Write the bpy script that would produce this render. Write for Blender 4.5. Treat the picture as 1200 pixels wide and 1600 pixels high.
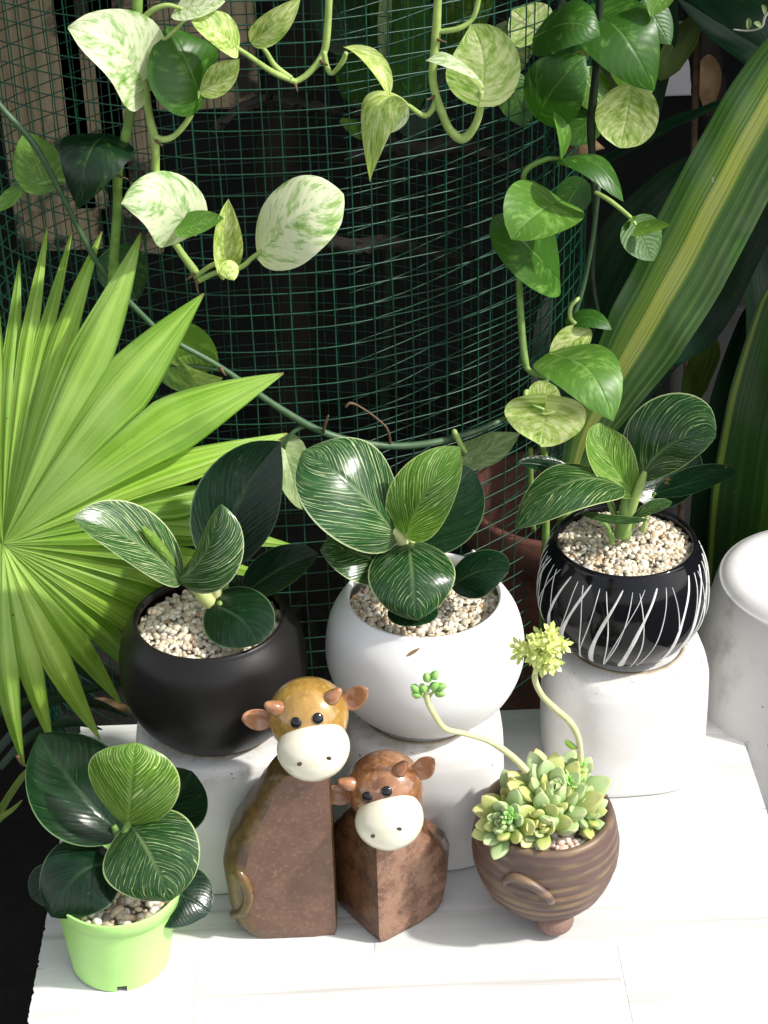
import bpy, bmesh, math, random
import numpy as np
from mathutils import Vector, Matrix
R = math.radians
random.seed(7)
scene = bpy.context.scene
for o in list(bpy.data.objects):
    bpy.data.objects.remove(o)

# ------------------------------------------------------------------ camera
FPX = 2800.0                                   # focal length in pixels of a 1200 x 1600 frame
PITCH, YAW, ROLL = R(31.1), R(1.2), R(-1.5)
fw = Vector((math.sin(YAW)*math.cos(PITCH), math.cos(YAW)*math.cos(PITCH), -math.sin(PITCH)))
_r = Vector((math.cos(YAW), -math.sin(YAW), 0)); _u = _r.cross(fw)
rt = _r*math.cos(ROLL) + _u*math.sin(ROLL); up = -_r*math.sin(ROLL) + _u*math.cos(ROLL)
CAM = Vector((-0.016, -1.053, 0.923))
cd = bpy.data.cameras.new('camera'); cam = bpy.data.objects.new('camera', cd)
scene.collection.objects.link(cam); scene.camera = cam
cam.matrix_world = Matrix(((rt.x, up.x, -fw.x, CAM.x), (rt.y, up.y, -fw.y, CAM.y), (rt.z, up.z, -fw.z, CAM.z), (0, 0, 0, 1)))
cd.sensor_fit = 'VERTICAL'; cd.sensor_height = 24; cd.lens = 24*FPX/1600
cd.clip_start = 0.02; cd.clip_end = 200

# ------------------------------------------------------------------ sky, sun, exposure
SUN_AZ, SUN_EL = R(106), R(44)                  # azimuth clockwise from +Y
w = bpy.data.worlds.new('World'); scene.world = w; w.use_nodes = True
nt = w.node_tree; nt.nodes.clear()
sky = nt.nodes.new('ShaderNodeTexSky'); sky.sky_type = 'NISHITA'; sky.sun_disc = False
sky.sun_elevation = SUN_EL; sky.sun_rotation = SUN_AZ; sky.dust_density = 2.0
hs = nt.nodes.new('ShaderNodeHueSaturation'); hs.inputs['Saturation'].default_value = 0.25
bg = nt.nodes.new('ShaderNodeBackground'); bg.inputs[1].default_value = 0.15
wo = nt.nodes.new('ShaderNodeOutputWorld')
nt.links.new(sky.outputs[0], hs.inputs['Color']); nt.links.new(hs.outputs[0], bg.inputs[0]); nt.links.new(bg.outputs[0], wo.inputs[0])
sl = bpy.data.lights.new('sun', 'SUN'); sl.energy = 2.7; sl.angle = R(2.5); sl.color = (1, 0.965, 0.91)
so = bpy.data.objects.new('sun', sl); scene.collection.objects.link(so)
sd = Vector((math.sin(SUN_AZ)*math.cos(SUN_EL), math.cos(SUN_AZ)*math.cos(SUN_EL), math.sin(SUN_EL)))
so.rotation_euler = sd.to_track_quat('Z', 'Y').to_euler(); so.location = sd*5
scene.view_settings.view_transform = 'Standard'; scene.view_settings.look = 'None'
scene.view_settings.exposure = 0.82; scene.view_settings.gamma = 1

# ------------------------------------------------------------------ helpers
COL = scene.collection
def P(px, py, Y):                              # the point of a photo pixel on the vertical plane y = Y
    d = fw + rt*((px-600)/FPX) + up*((800-py)/FPX)
    return CAM + d*((Y-CAM.y)/d.y)
def depth(p): return (p-CAM).dot(fw)
def pxm(p): return depth(p)/FPX
def camvec(n): return (rt*n[0] + up*n[1] - fw*n[2]).normalized()

def tag(o, label=None, cat=None, group=None, kind=None):
    if label: o['label'] = label
    if cat: o['category'] = cat
    if group: o['group'] = group
    if kind: o['kind'] = kind
    return o
def thing(name, loc, label, cat, group=None):
    o = bpy.data.objects.new(name, None); COL.objects.link(o); o.location = loc
    o.empty_display_size = 0.03
    return tag(o, label, cat, group)
def put(o, parent):
    COL.objects.link(o)
    if parent is not None:
        o.parent = parent
        if parent.type == 'EMPTY': o.location = -Vector(parent.location)
    return o
def mk(name, vs, fs, mat, parent=None, uv=None, smooth=True, midx=None):
    me = bpy.data.meshes.new(name); me.from_pydata([tuple(v) for v in vs], [], fs)
    mats = mat if isinstance(mat, (list, tuple)) else [mat]
    for m in mats: me.materials.append(m)
    if uv is not None:
        l = me.uv_layers.new(name='UVMap')
        idx = np.empty(len(me.loops), dtype=np.int32); me.loops.foreach_get('vertex_index', idx)
        l.data.foreach_set('uv', np.asarray(uv, dtype=np.float32)[idx].ravel())
    if smooth: me.polygons.foreach_set('use_smooth', [True]*len(me.polygons))
    if midx: me.polygons.foreach_set('material_index', midx)
    me.update()
    return put(bpy.data.objects.new(name, me), parent)

def spline(pts, n=6):
    """Catmull-Rom through (Vector, radius) pairs"""
    P_ = [Vector(p[0]) for p in pts]; r_ = [p[1] for p in pts]
    out = []
    for i in range(len(P_)-1):
        p0 = P_[max(i-1, 0)]; p1 = P_[i]; p2 = P_[i+1]; p3 = P_[min(i+2, len(P_)-1)]
        for k in range(n):
            t = k/n
            q = 0.5*((2*p1) + (p2-p0)*t + (2*p0-5*p1+4*p2-p3)*t*t + (3*p1-p0-3*p2+p3)*t**3)
            out.append((q, r_[i]*(1-t)+r_[i+1]*t))
    out.append((P_[-1], r_[-1]))
    return out
def tube_data(pts, sides=8, n=6, cap=True, sm=True):
    c = spline(pts, n) if sm else [(Vector(p), r) for p, r in pts]
    vs, fs, uv = [], [], []
    t0 = (c[1][0]-c[0][0]).normalized()
    a = t0.orthogonal().normalized()
    for i, (p, r) in enumerate(c):
        t = (c[min(i+1, len(c)-1)][0]-c[max(i-1, 0)][0]).normalized()
        a = (a - t*a.dot(t)).normalized(); b = t.cross(a)
        for k in range(sides):
            an = 2*math.pi*k/sides
            vs.append(p + (a*math.cos(an)+b*math.sin(an))*r); uv.append((k/sides, i/len(c)))
    for i in range(len(c)-1):
        for k in range(sides):
            k2 = (k+1) % sides
            fs.append((i*sides+k, i*sides+k2, (i+1)*sides+k2, (i+1)*sides+k))
    if cap:
        fs.append(tuple(range(sides))[::-1]); fs.append(tuple(range((len(c)-1)*sides, len(c)*sides)))
    return vs, fs, uv
def tube(name, pts, mat, parent=None, sides=8, n=6, sm=True):
    vs, fs, uv = tube_data(pts, sides, n, True, sm)
    return mk(name, vs, fs, mat, parent, uv)
def lathe_data(prof, c=(0, 0, 0), n=64, wob=0.0, skip=None, sq=None):
    vs, fs, uv = [], [], []
    m = len(prof)
    ph = random.random()*6
    for j, (r, z) in enumerate(prof):
        for k in range(n):
            a = 2*math.pi*k/n
            rr = r*(1 + wob*math.sin(2*a+ph) + wob*.6*math.sin(3*a+ph*2+z*30))
            ca, sa = math.cos(a), math.sin(a)
            if sq:                             # rounded square section
                q = (abs(ca)**sq+abs(sa)**sq)**(-1/sq); ca *= q; sa *= q
            vs.append((c[0]+rr*ca, c[1]+rr*sa, c[2]+z)); uv.append((k/n, j/(m-1)))
    for j in range(m-1):
        for k in range(n):
            if skip and skip(j, k): continue
            k2 = (k+1) % n
            fs.append((j*n+k, j*n+k2, (j+1)*n+k2, (j+1)*n+k))
    return vs, fs, uv
def smooth_prof(p, n=5):
    q = spline([(Vector((a, 0, b)), 0) for a, b in p], n)
    return [(max(v.x, 0.0005), v.z) for v, _ in q]
def lathe(name, prof, c, mat, parent=None, n=64, **k):
    vs, fs, uv = lathe_data(prof, c, n, **k)
    return mk(name, vs, fs, mat, parent, uv)
def box_data(lo, hi, ch=0.0):
    bm = bmesh.new(); bmesh.ops.create_cube(bm, size=1)
    for v in bm.verts:
        v.co = Vector([lo[i] + (v.co[i]+.5)*(hi[i]-lo[i]) for i in range(3)])
    if ch: bmesh.ops.bevel(bm, geom=bm.edges[:], offset=ch, segments=2, affect='EDGES', profile=.5)
    bm.verts.ensure_lookup_table()
    vs = [v.co.copy() for v in bm.verts]; fs = [[v.index for v in f.verts] for f in bm.faces]
    bm.free(); return vs, fs
def box(name, lo, hi, mat, parent=None, ch=0.0):
    vs, fs = box_data(lo, hi, ch); return mk(name, vs, fs, mat, parent, smooth=False)
_ico = {}
def ico(sub):
    if sub not in _ico:
        bm = bmesh.new(); bmesh.ops.create_icosphere(bm, subdivisions=sub, radius=1)
        _ico[sub] = (np.array([v.co[:] for v in bm.verts]), [[v.index for v in f.verts] for f in bm.faces]); bm.free()
    return _ico[sub]
def ellipsoid(name, c, axes, mat, parent, sub=3, fn=None):
    """axes: three vectors (already scaled)"""
    v, f = ico(sub); A = np.array([list(a) for a in axes])
    if fn is not None: v = np.array([fn(*p) for p in v])
    vs = v @ A + np.array(list(c))
    return mk(name, [tuple(p) for p in vs], f, mat, parent)

# ------------------------------------------------------------------ materials
def newmat(name):
    m = bpy.data.materials.new(name); m.use_nodes = True
    t = m.node_tree; b = t.nodes['Principled BSDF']
    return m, t, b
class NB:                                       # terse node building
    def __init__(s, t): s.t = t
    def n(s, ty, **k):
        o = s.t.nodes.new('ShaderNode'+ty)
        for a, v in k.items(): setattr(o, a, v)
        return o
    def set(s, inp, v):
        if isinstance(v, bpy.types.NodeSocket): s.t.links.new(v, inp)
        else: inp.default_value = v
    def math(s, op, a, b=0.0, c=None):
        o = s.n('Math', operation=op); s.set(o.inputs[0], a); s.set(o.inputs[1], b)
        if c is not None: s.set(o.inputs[2], c)
        return o.outputs[0]
    def mix(s, f, a, b, blend='MIX'):
        o = s.n('Mix', data_type='RGBA', blend_type=blend)
        s.set(o.inputs[0], f); s.set(o.inputs[6], a if isinstance(a, bpy.types.NodeSocket) else (*a, 1)); s.set(o.inputs[7], b if isinstance(b, bpy.types.NodeSocket) else (*b, 1))
        return o.outputs[2]
    def noise(s, vec, scale, detail=3, rough=.55, dim='3D', w=None):
        o = s.n('TexNoise', noise_dimensions=dim); 
        if vec is not None: s.set(o.inputs['Vector'], vec)
        o.inputs['Scale'].default_value = scale; o.inputs['Detail'].default_value = detail; o.inputs['Roughness'].default_value = rough
        if w is not None: s.set(o.inputs['W'], w)
        return o.outputs[0]
    def ss(s, x, a, b):
        o = s.n('MapRange', interpolation_type='SMOOTHSTEP'); s.set(o.inputs[0], x); s.set(o.inputs[1], a); s.set(o.inputs[2], b)
        return o.outputs[0]
    def ramp(s, x, stops):
        o = s.n('ValToRGB'); cr = o.color_ramp
        while len(cr.elements) < len(stops): cr.elements.new(.5)
        for e, (p, c) in zip(cr.elements, stops): e.position = p; e.color = (*c, 1)
        s.set(o.inputs[0], x); return o.outputs[0]
    def comb(s, x, y, z):
        o = s.n('CombineXYZ'); s.set(o.inputs[0], x); s.set(o.inputs[1], y); s.set(o.inputs[2], z); return o.outputs[0]
    def sep(s, v):
        o = s.n('SeparateXYZ'); s.set(o.inputs[0], v); return o.outputs
    def bump(s, h, st, dist=0.001, bsdf=None):
        o = s.n('Bump'); o.inputs['Strength'].default_value = st; o.inputs['Distance'].default_value = dist
        s.set(o.inputs['Height'], h)
        if bsdf: s.t.links.new(o.outputs[0], bsdf.inputs['Normal'])
        return o.outputs[0]
    def gen(s): return s.n('TexCoord').outputs['Generated']
    def pos(s): return s.n('NewGeometry').outputs['Position']
    def uv(s): return s.n('TexCoord').outputs['UV']
    def rnd(s): return s.n('ObjectInfo').outputs['Random']

def simple(name, col, rough=.5, var=.15, scale=60, bump=0.0, spec=.5, col2=None, coat=0):
    m, t, b = newmat(name); N = NB(t)
    p = N.pos(); n = N.noise(p, scale, 5, .6)
    c2 = col2 or tuple(min(1, c*(1-var*2)) for c in col)
    b.inputs['Base Color'].default_value = (*col, 1)
    t.links.new(N.mix(N.ss(n, .35, .68), col, c2), b.inputs['Base Color'])
    b.inputs['Roughness'].default_value = rough; b.inputs['Specular IOR Level'].default_value = spec
    b.inputs['Coat Weight'].default_value = coat
    if bump: N.bump(N.noise(p, scale*3, 4, .65), bump, .002, b)
    return m

def leaf_finish(m, t, b, N, col, transl, tcol_gain=1.6, rough=.35, bump_h=None, bst=.25, spec=.38):
    spk = N.noise(N.pos(), 120.0, 3, .6); spk2 = N.noise(N.pos(), 14.0, 2)
    col = N.mix(N.math('MULTIPLY', N.math('MULTIPLY', N.ss(spk, .68, .73), N.ss(spk2, .50, .62)), .75), col, (.16, .085, .03))
    hv_ = N.n('HueSaturation'); t.links.new(col, hv_.inputs['Color'])
    t.links.new(N.math('MULTIPLY_ADD', N.rnd(), .30, .85), hv_.inputs['Value']); t.links.new(N.math('MULTIPLY_ADD', N.rnd(), -.02, .505), hv_.inputs['Hue'])
    col = hv_.outputs[0]
    t.links.new(col, b.inputs['Base Color'])
    b.inputs['Roughness'].default_value = rough; b.inputs['Specular IOR Level'].default_value = spec
    if bump_h is not None: nrm = N.bump(bump_h, bst, .0012, b)
    tr = N.n('BsdfTranslucent')
    g = N.n('Mix', data_type='RGBA', blend_type='MULTIPLY'); g.inputs[0].default_value = 1
    t.links.new(col, g.inputs[6]); g.inputs[7].default_value = (tcol_gain*1.0, tcol_gain*1.05, tcol_gain*.5, 1)
    t.links.new(g.outputs[2], tr.inputs[0])
    ms = N.n('MixShader'); ms.inputs[0].default_value = transl
    t.links.new(b.outputs[0], ms.inputs[1]); t.links.new(tr.outputs[0], ms.inputs[2])
    t.links.new(ms.outputs[0], t.nodes['Material Output'].inputs[0])
    return m
def uvs(N):
    x, y, _ = N.sep(N.uv())
    su = N.math('MULTIPLY_ADD', x, 2.0, -1.0)
    return x, y, N.math('ABSOLUTE', su), su

def mat_birkin(name, dark, light, stripe, thr, nst=15, rough=.3, transl=.12):
    m, t, b = newmat(name); N = NB(t)
    x, v, u, su = uvs(N); rd = N.rnd()
    up_ = N.math('POWER', u, 1.1)
    s = N.math('SUBTRACT', v, N.math('MULTIPLY', up_, N.math('MULTIPLY_ADD', v, -.25, .82)))
    side = N.math('SIGN', su)
    sv = N.math('MULTIPLY_ADD', rd, 7.0, N.math('MULTIPLY', side, 3.0))
    n1 = N.noise(N.comb(N.math('MULTIPLY', s, 6.0), N.math('MULTIPLY', u, 1.6), sv), 1.0, 2)
    a = N.math('MULTIPLY_ADD', s, float(nst), N.math('MULTIPLY', n1, 2.6))
    tri = N.math('ABSOLUTE', N.math('SUBTRACT', N.math('FRACT', a), .5))
    tri = N.math('MULTIPLY', tri, 2.0)
    n2 = N.noise(N.comb(N.math('MULTIPLY', s, 16.0), N.math('MULTIPLY', u, 2.2), sv), 1.0, 3, .6)
    th = N.math('SUBTRACT', thr+.45, N.math('MULTIPLY', n2, .9))
    line = N.ss(N.math('SUBTRACT', tri, th), 0.0, .26)
    # finer streaks between the main ones
    n3 = N.noise(N.comb(N.math('MULTIPLY', s, 70.0), N.math('MULTIPLY', u, 2.5), sv), 1.0, 2, .5)
    fine = N.math('MULTIPLY', N.ss(n3, .50+.16*thr, .58+.16*thr), .5)
    msk = N.math('MAXIMUM', line, fine)
    brk = N.noise(N.comb(N.math('MULTIPLY', s, 30.0), N.math('MULTIPLY', u, 9.0), sv), 1.0, 3, .6)
    msk = N.math('MULTIPLY', N.math('MULTIPLY', msk, N.ss(u, .0, .08)), N.ss(brk, .26, .50))
    base = N.mix(N.ss(N.noise(N.comb(N.math('MULTIPLY', s, 22.0), u, sv), 1.0, 2), .3, .7), dark, light)
    mid = N.math('MULTIPLY', N.ss(u, .07, .0), N.ss(v, 1.0, .1))
    base = N.mix(N.math('MULTIPLY', mid, .55), base, tuple(min(1, .5*q+.5*p) for q, p in zip(light, stripe)))
    c = N.mix(N.math('MULTIPLY', msk, .88), base, stripe)
    c = N.mix(N.ss(u, .955, .985), c, tuple(.8*q for q in stripe))
    h = N.math('MULTIPLY_ADD', N.math('SINE', N.math('MULTIPLY', s, 75.0)), .05, N.ss(u, 0.0, .1))
    h = N.math('ADD', h, N.math('MULTIPLY', N.noise(N.uv(), 5, 2), 1.2))
    return leaf_finish(m, t, b, N, c, transl, 1.8, rough, h, .35)
def mat_marble(name, cols, bias, transl=.35, rough=.42, scale=1.0):
    """pothos: green marbled with cream. cols = dark, mid, cream"""
    m, t, b = newmat(name); N = NB(t)
    x, v, u, su = uvs(N); rd = N.rnd()
    s = N.math('SUBTRACT', v, N.math('MULTIPLY', N.math('POWER', u, 1.2), .4))
    sv = N.math('MULTIPLY_ADD', rd, 9.0, N.math('MULTIPLY', N.math('SIGN', su), 2.0))
    n = N.noise(N.comb(N.math('MULTIPLY', s, 13.0*scale), N.math('MULTIPLY', u, 3.4*scale), sv), 1.0, 7, .68)
    n2 = N.noise(N.comb(N.math('MULTIPLY', s, 2.2), N.math('MULTIPLY', u, 1.3), sv), 1.0, 2)
    f = N.math('ADD', N.math('MULTIPLY_ADD', n, .75, bias), N.math('MULTIPLY', n2, .35))
    c = N.ramp(f, [(.33, cols[0]), (.43, cols[1]), (.50, tuple(.5*a+.5*b_ for a, b_ in zip(cols[1], cols[2]))), (.55, cols[2])])
    mid = N.math('MULTIPLY', N.ss(u, .045, .0), N.ss(v, 1.0, .2))
    c = N.mix(N.math('MULTIPLY', mid, .6), c, tuple(.6*a+.4*b_ for a, b_ in zip(cols[2], cols[1])))
    h = N.math('ADD', N.ss(u, 0.0, .08), N.math('MULTIPLY', N.math('SINE', N.math('MULTIPLY', s, 55.0)), .12))
    h = N.math('ADD', h, N.math('MULTIPLY', n, .5))
    return leaf_finish(m, t, b, N, c, transl, 1.25, rough, h, .3)
def mat_strap(name, dark, light, stripe=None, s0=0, s1=0, transl=.25, rough=.35, nlines=14.0, tg=1.6):
    """long leaf with parallel veins; optional coloured band between u = s0..s1"""
    m, t, b = newmat(name); N = NB(t)
    x, v, u, su = uvs(N); rd = N.rnd()
    n = N.noise(N.comb(N.math('MULTIPLY', x, nlines), N.math('MULTIPLY', v, .9), N.math('MULTIPLY', rd, 20.0)), 1.0, 4, .6)
    big = N.noise(N.comb(N.math('MULTIPLY', x, 2.0), N.math('MULTIPLY', v, 3.0), N.math('MULTIPLY_ADD', rd, 20.0, 5.0)), 1.0, 2)
    c = N.mix(N.ss(n, .35, .65), dark, light)
    c = N.mix(N.math('MULTIPLY', N.ss(big, .4, .75), .5), c, tuple(.75*q for q in dark))
    if stripe:
        xx = N.math('ADD', x, N.math('MULTIPLY_ADD', n, .10, -.05))
        band = N.math('MULTIPLY', N.ss(xx, s0, s0+.02), N.ss(xx, s1, s1-.02))
        n2 = N.noise(N.comb(N.math('MULTIPLY', x, 42.0), N.math('MULTIPLY', v, .5), 3.0), 1.0, 2)
        band = N.math('MULTIPLY', band, N.ss(n2, .28, .42))
        c = N.mix(band, c, stripe)
    h = N.math('MULTIPLY', N.noise(N.comb(N.math('MULTIPLY', x, nlines*2.5), N.math('MULTIPLY', v, .6), 1.0), 1.0, 2), 1.0)
    return leaf_finish(m, t, b, N, c, transl, tg, rough, h, .3)

M = {}
ST = (.62, .70, .34)
M['bk_dark'] = mat_birkin('birkin_dark', (.003, .015, .006), (.007, .030, .010), (.10, .18, .08), 1.02, 12, .25, .06)
M['bk_mid'] = mat_birkin('birkin_mid', (.006, .034, .008), (.018, .070, .014), (.40, .52, .22), .83, 15, .27, .08)
M['bk_str'] = mat_birkin('birkin_striped', (.010, .050, .012), (.030, .105, .024), (.54, .64, .34), .77, 18, .26, .12)
M['bk_lime'] = mat_birkin('birkin_lime', (.050, .155, .010), (.12, .28, .022), (.62, .74, .28), .72, 16, .33, .25)
M['po_white'] = mat_marble('pothos_marbled', ((.09, .26, .05), (.30, .50, .15), (.80, .86, .58)), -.02)
M['po_lime'] = mat_marble('pothos_lime', ((.12, .27, .03), (.34, .50, .10), (.66, .74, .34)), -.07)
M['po_green'] = mat_marble('pothos_green', ((.032, .110, .012), (.085, .215, .032), (.22, .37, .10)), -.25, .22, .36)
M['po_mid'] = mat_marble('pothos_mid_green', ((.11, .25, .032), (.21, .39, .075), (.36, .52, .17)), -.22, .3, .38)
M['po_dark'] = mat_marble('pothos_dark', ((.005, .024, .007), (.012, .046, .011), (.14, .20, .03)), -.22, .12, .3)
M['po_under'] = mat_marble('pothos_underside', ((.16, .26, .09), (.25, .36, .15), (.42, .52, .27)), -.10, .3, .55)
M['palm'] = mat_strap('fan_palm', (.19, .40, .045), (.36, .60, .12), transl=.42, rough=.38, nlines=10, tg=1.45)
def mat_palm():
    m, t, b = newmat('fan_palm_pleated'); N = NB(t)
    x, v, u, su = uvs(N); rd = N.rnd()
    n = N.noise(N.comb(N.math('MULTIPLY', x, 9.0), N.math('MULTIPLY', v, .7), N.math('MULTIPLY', rd, 20.0)), 1.0, 5, .65)
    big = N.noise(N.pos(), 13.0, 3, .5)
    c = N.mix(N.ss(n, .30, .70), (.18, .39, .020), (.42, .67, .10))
    c = N.mix(N.math('MULTIPLY', N.ss(big, .40, .70), .65), c, (.54, .76, .22))  # pale patches: highlights put into the leaf colour
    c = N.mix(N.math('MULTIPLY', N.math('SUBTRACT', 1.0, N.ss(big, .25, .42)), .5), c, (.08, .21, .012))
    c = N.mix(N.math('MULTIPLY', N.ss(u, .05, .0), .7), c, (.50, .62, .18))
    c = N.mix(N.math('MULTIPLY', N.ss(u, .86, 1.0), .55), c, (.07, .19, .012))  # darker leaflet edges: pleat shading put into the colour
    c = N.mix(N.math('MULTIPLY', N.ss(v, .975, 1.0), .8), c, (.30, .20, .07))
    h = N.noise(N.comb(N.math('MULTIPLY', x, 26.0), N.math('MULTIPLY', v, .4), 1.0), 1.0, 3)
    return leaf_finish(m, t, b, N, c, .40, 1.45, .30, h, .45, .45)
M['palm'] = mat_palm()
def mat_dracaena():
    m, t, b = newmat('yellow_banded_leaf'); N = NB(t)
    x, v, u, su = uvs(N)
    n = N.noise(N.comb(N.math('MULTIPLY', x, 18.0), N.math('MULTIPLY', v, .7), 2.0), 1.0, 4, .6)
    n2 = N.noise(N.comb(N.math('MULTIPLY', x, 46.0), N.math('MULTIPLY', v, .35), 3.0), 1.0, 2)
    xx = N.math('ADD', x, N.math('MULTIPLY_ADD', n, .05, -.025))
    c = N.mix(N.ss(n, .35, .65), (.026, .100, .016), (.11, .25, .060))
    lime = N.math('MULTIPLY', N.ss(xx, .22, .25), N.ss(xx, .62, .60))
    c = N.mix(N.math('MULTIPLY', lime, N.ss(n2, .36, .56)), c, (.24, .40, .07))
    yel = N.math('MULTIPLY', N.ss(xx, .40, .42), N.ss(xx, .60, .57))
    c = N.mix(N.math('MULTIPLY', N.math('MULTIPLY', yel, .9), N.ss(n2, .26, .48)), c, (.56, .64, .16))
    sp = N.noise(N.pos(), 90, 1)
    c = N.mix(N.math('MULTIPLY', N.ss(sp, .80, .82), .8), c, (.55, .5, .4))
    h = N.noise(N.comb(N.math('MULTIPLY', x, 30.0), N.math('MULTIPLY', v, .5), 1.0), 1.0, 2)
    return leaf_finish(m, t, b, N, c, .15, 1.6, .33, h, .2, 1.0)
M['dracaena'] = mat_dracaena()
M['dracaena_plain'] = mat_strap('dracaena_striped', (.008, .050, .014), (.022, .085, .022), (.46, .53, .08), .40, .66, .12, .25, 16)
M['dark_strap'] = mat_strap('dark_strap', (.005, .022, .010), (.012, .045, .018), transl=.10, rough=.35)
M['olive_strap'] = mat_strap('olive_strap', (.07, .12, .02), (.12, .18, .03), transl=.3, rough=.5)
M['edge_strap'] = mat_strap('edge_striped_strap', (.014, .055, .012), (.035, .10, .018), (.14, .21, .03), .02, .12, .15, .4)
M['stem_pale'] = simple('stem_pale', (.36, .48, .14), .45, .15, 90, .1, col2=(.26, .38, .09))
M['stem_green'] = simple('stem_green', (.19, .33, .07), .45, .2, 90, .1)
M['stem_dark'] = simple('stem_dark', (.045, .10, .045), .45, .2, 90, .1, col2=(.07, .13, .06))
M['stem_black'] = simple('stem_blackish', (.014, .028, .012), .5, .2, 90, .1)
M['stem_cream'] = simple('stem_cream', (.55, .56, .26), .42, .15, 70, .08, col2=(.38, .46, .14))
M['stem_pink'] = simple('flower_stem', (.62, .57, .36), .5, .1, 60, .08, col2=(.52, .55, .25))
M['sheath'] = simple('dry_sheath', (.62, .60, .52), .7, .2, 80, .2)
M['twig'] = simple('twig_brown', (.16, .10, .055), .8, .25, 80, .4)
M['dirt'] = simple('dusty_ring', (.46, .39, .29), .9, .2, 60, .2, col2=(.30, .24, .17))
M['dry'] = simple('dry_leaf', (.27, .17, .075), .75, .25, 40, .3, col2=(.14, .08, .035))
M['bark'] = simple('bark', (.016, .012, .008), .9, .3, 25, .9, col2=(.005, .004, .003))
M['timber'] = simple('weathered_timber', (.56, .45, .29), .85, .2, 14, .6, col2=(.26, .20, .13))
def mat_timber():
    m, t, b = newmat('stained_timber'); N = NB(t)
    x, y, z = N.sep(N.pos())
    g = N.noise(N.comb(N.math('MULTIPLY', x, 90.0), y, N.math('MULTIPLY', z, 5.0)), 1.0, 5, .65)
    st = N.noise(N.pos(), 9.0, 5, .62)
    c = N.mix(N.ss(g, .35, .7), (.58, .46, .28), (.36, .27, .16))
    c = N.mix(N.ss(st, .50, .60), c, (.045, .035, .025))
    t.links.new(c, b.inputs['Base Color']); b.inputs['Roughness'].default_value = .85
    N.bump(g, .5, .003, b); return m
M['timber'] = mat_timber()
M['soil'] = simple('soil', (.010, .0075, .0055), .95, .3, 30, .8, col2=(.004, .003, .0025))
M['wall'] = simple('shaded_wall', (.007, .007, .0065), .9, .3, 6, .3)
M['pale_wall'] = simple('pale_render', (.82, .77, .77), .85, .05, 12, .2)
M['grey_wall'] = simple('grey_render', (.085, .083, .078), .85, .2, 9, .3)
M['terracotta'] = simple('terracotta', (.13, .045, .03), .8, .2, 30, .3)
M['wire'] = simple('green_wire', (.008, .050, .028), .38, .2, 40, .0, col2=(.012, .072, .038))

def mat_tile():
    m, t, b = newmat('streaked_marble_tile'); N = NB(t)
    x, y, z = N.sep(N.pos()); rd = N.rnd()
    n = N.noise(N.comb(N.math('MULTIPLY', x, 2.2), N.math('MULTIPLY', y, 95.0), N.math('MULTIPLY', rd, 30.0)), 1.0, 5, .65)
    n2 = N.noise(N.comb(N.math('MULTIPLY', x, 1.2), N.math('MULTIPLY', y, 26.0), N.math('MULTIPLY_ADD', rd, 30.0, 9.0)), 1.0, 3, .5)
    c = N.mix(N.math('MULTIPLY', N.ss(n, .48, .74), .62), (.68, .675, .66), (.33, .305, .265))
    c = N.mix(N.math('MULTIPLY', N.ss(n2, .50, .70), .55), c, (.46, .49, .46))
    sp = N.noise(N.pos(), 260, 2, .5)
    c = N.mix(N.math('MULTIPLY', N.ss(sp, .74, .78), .6), c, (.25, .2, .16))
    t.links.new(c, b.inputs['Base Color']); b.inputs['Roughness'].default_value = .22
    b.inputs['Specular IOR Level'].default_value = .5
    N.bump(n, .04, .001, b)
    return m
M['tile'] = mat_tile()
M['grout'] = simple('grout', (.80, .79, .77), .8, .05, 90, .2)
def mat_glaze(name, col, dirt, rough, amt=.5, sc=14, coat=0.0):
    m, t, b = newmat(name); N = NB(t)
    p = N.pos(); x, y, z = N.sep(p)
    n = N.noise(p, sc, 4, .6)
    sp = N.noise(p, 170, 2, .5)
    c = N.mix(N.math('MULTIPLY', N.ss(n, .5, .75), amt*.35), col, dirt)
    c = N.mix(N.math('MULTIPLY', N.ss(sp, .755, .79), min(1, amt)), c, (.10, .075, .05))
    if name == 'white_glaze_worn':               # dust and soil caught round the top edge
        d = N.math('MULTIPLY', N.ss(z, .094, .112), N.ss(N.noise(p, 60, 4, .65), .46, .66))
        c = N.mix(N.math('MULTIPLY', d, .38), c, (.36, .28, .18))
        d2 = N.math('MULTIPLY', N.ss(z, .085, .106), N.ss(N.noise(p, 230, 3, .6), .66, .72))
        c = N.mix(N.math('MULTIPLY', d2, .8), c, (.09, .06, .04))
    t.links.new(c, b.inputs['Base Color']); b.inputs['Roughness'].default_value = rough
    b.inputs['Coat Weight'].default_value = coat; b.inputs['Coat Roughness'].default_value = .08; b.inputs['Specular IOR Level'].default_value = .26 if col[0] < .05 else .5
    N.bump(N.noise(p, 35, 3), .06, .002, b)
    return m
M['ped'] = mat_glaze('white_glaze_worn', (.73, .72, .70), (.50, .45, .37), .32, 1.0)
M['pot_white'] = mat_glaze('white_matte_ceramic', (.77, .77, .76), (.68, .67, .64), .42, .25)
M['pot_dark'] = mat_glaze('charcoal_satin_ceramic', (.011, .010, .0095), (.018, .016, .014), .36, .2)
M['pot_black'] = mat_glaze('black_gloss_glaze', (.006, .006, .008), (.010, .010, .012), .08, .1)
M['paint'] = simple('white_brush_paint', (.72, .72, .70), .4, .08, 120, .1)
M['nursery'] = simple('mint_green_plastic', (.43, .74, .22), .42, .04, 30, .03, col2=(.40, .70, .20))
M['concrete'] = mat_glaze('pale_concrete', (.52, .51, .50), (.22, .21, .20), .8, 1.6, 26)

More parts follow.
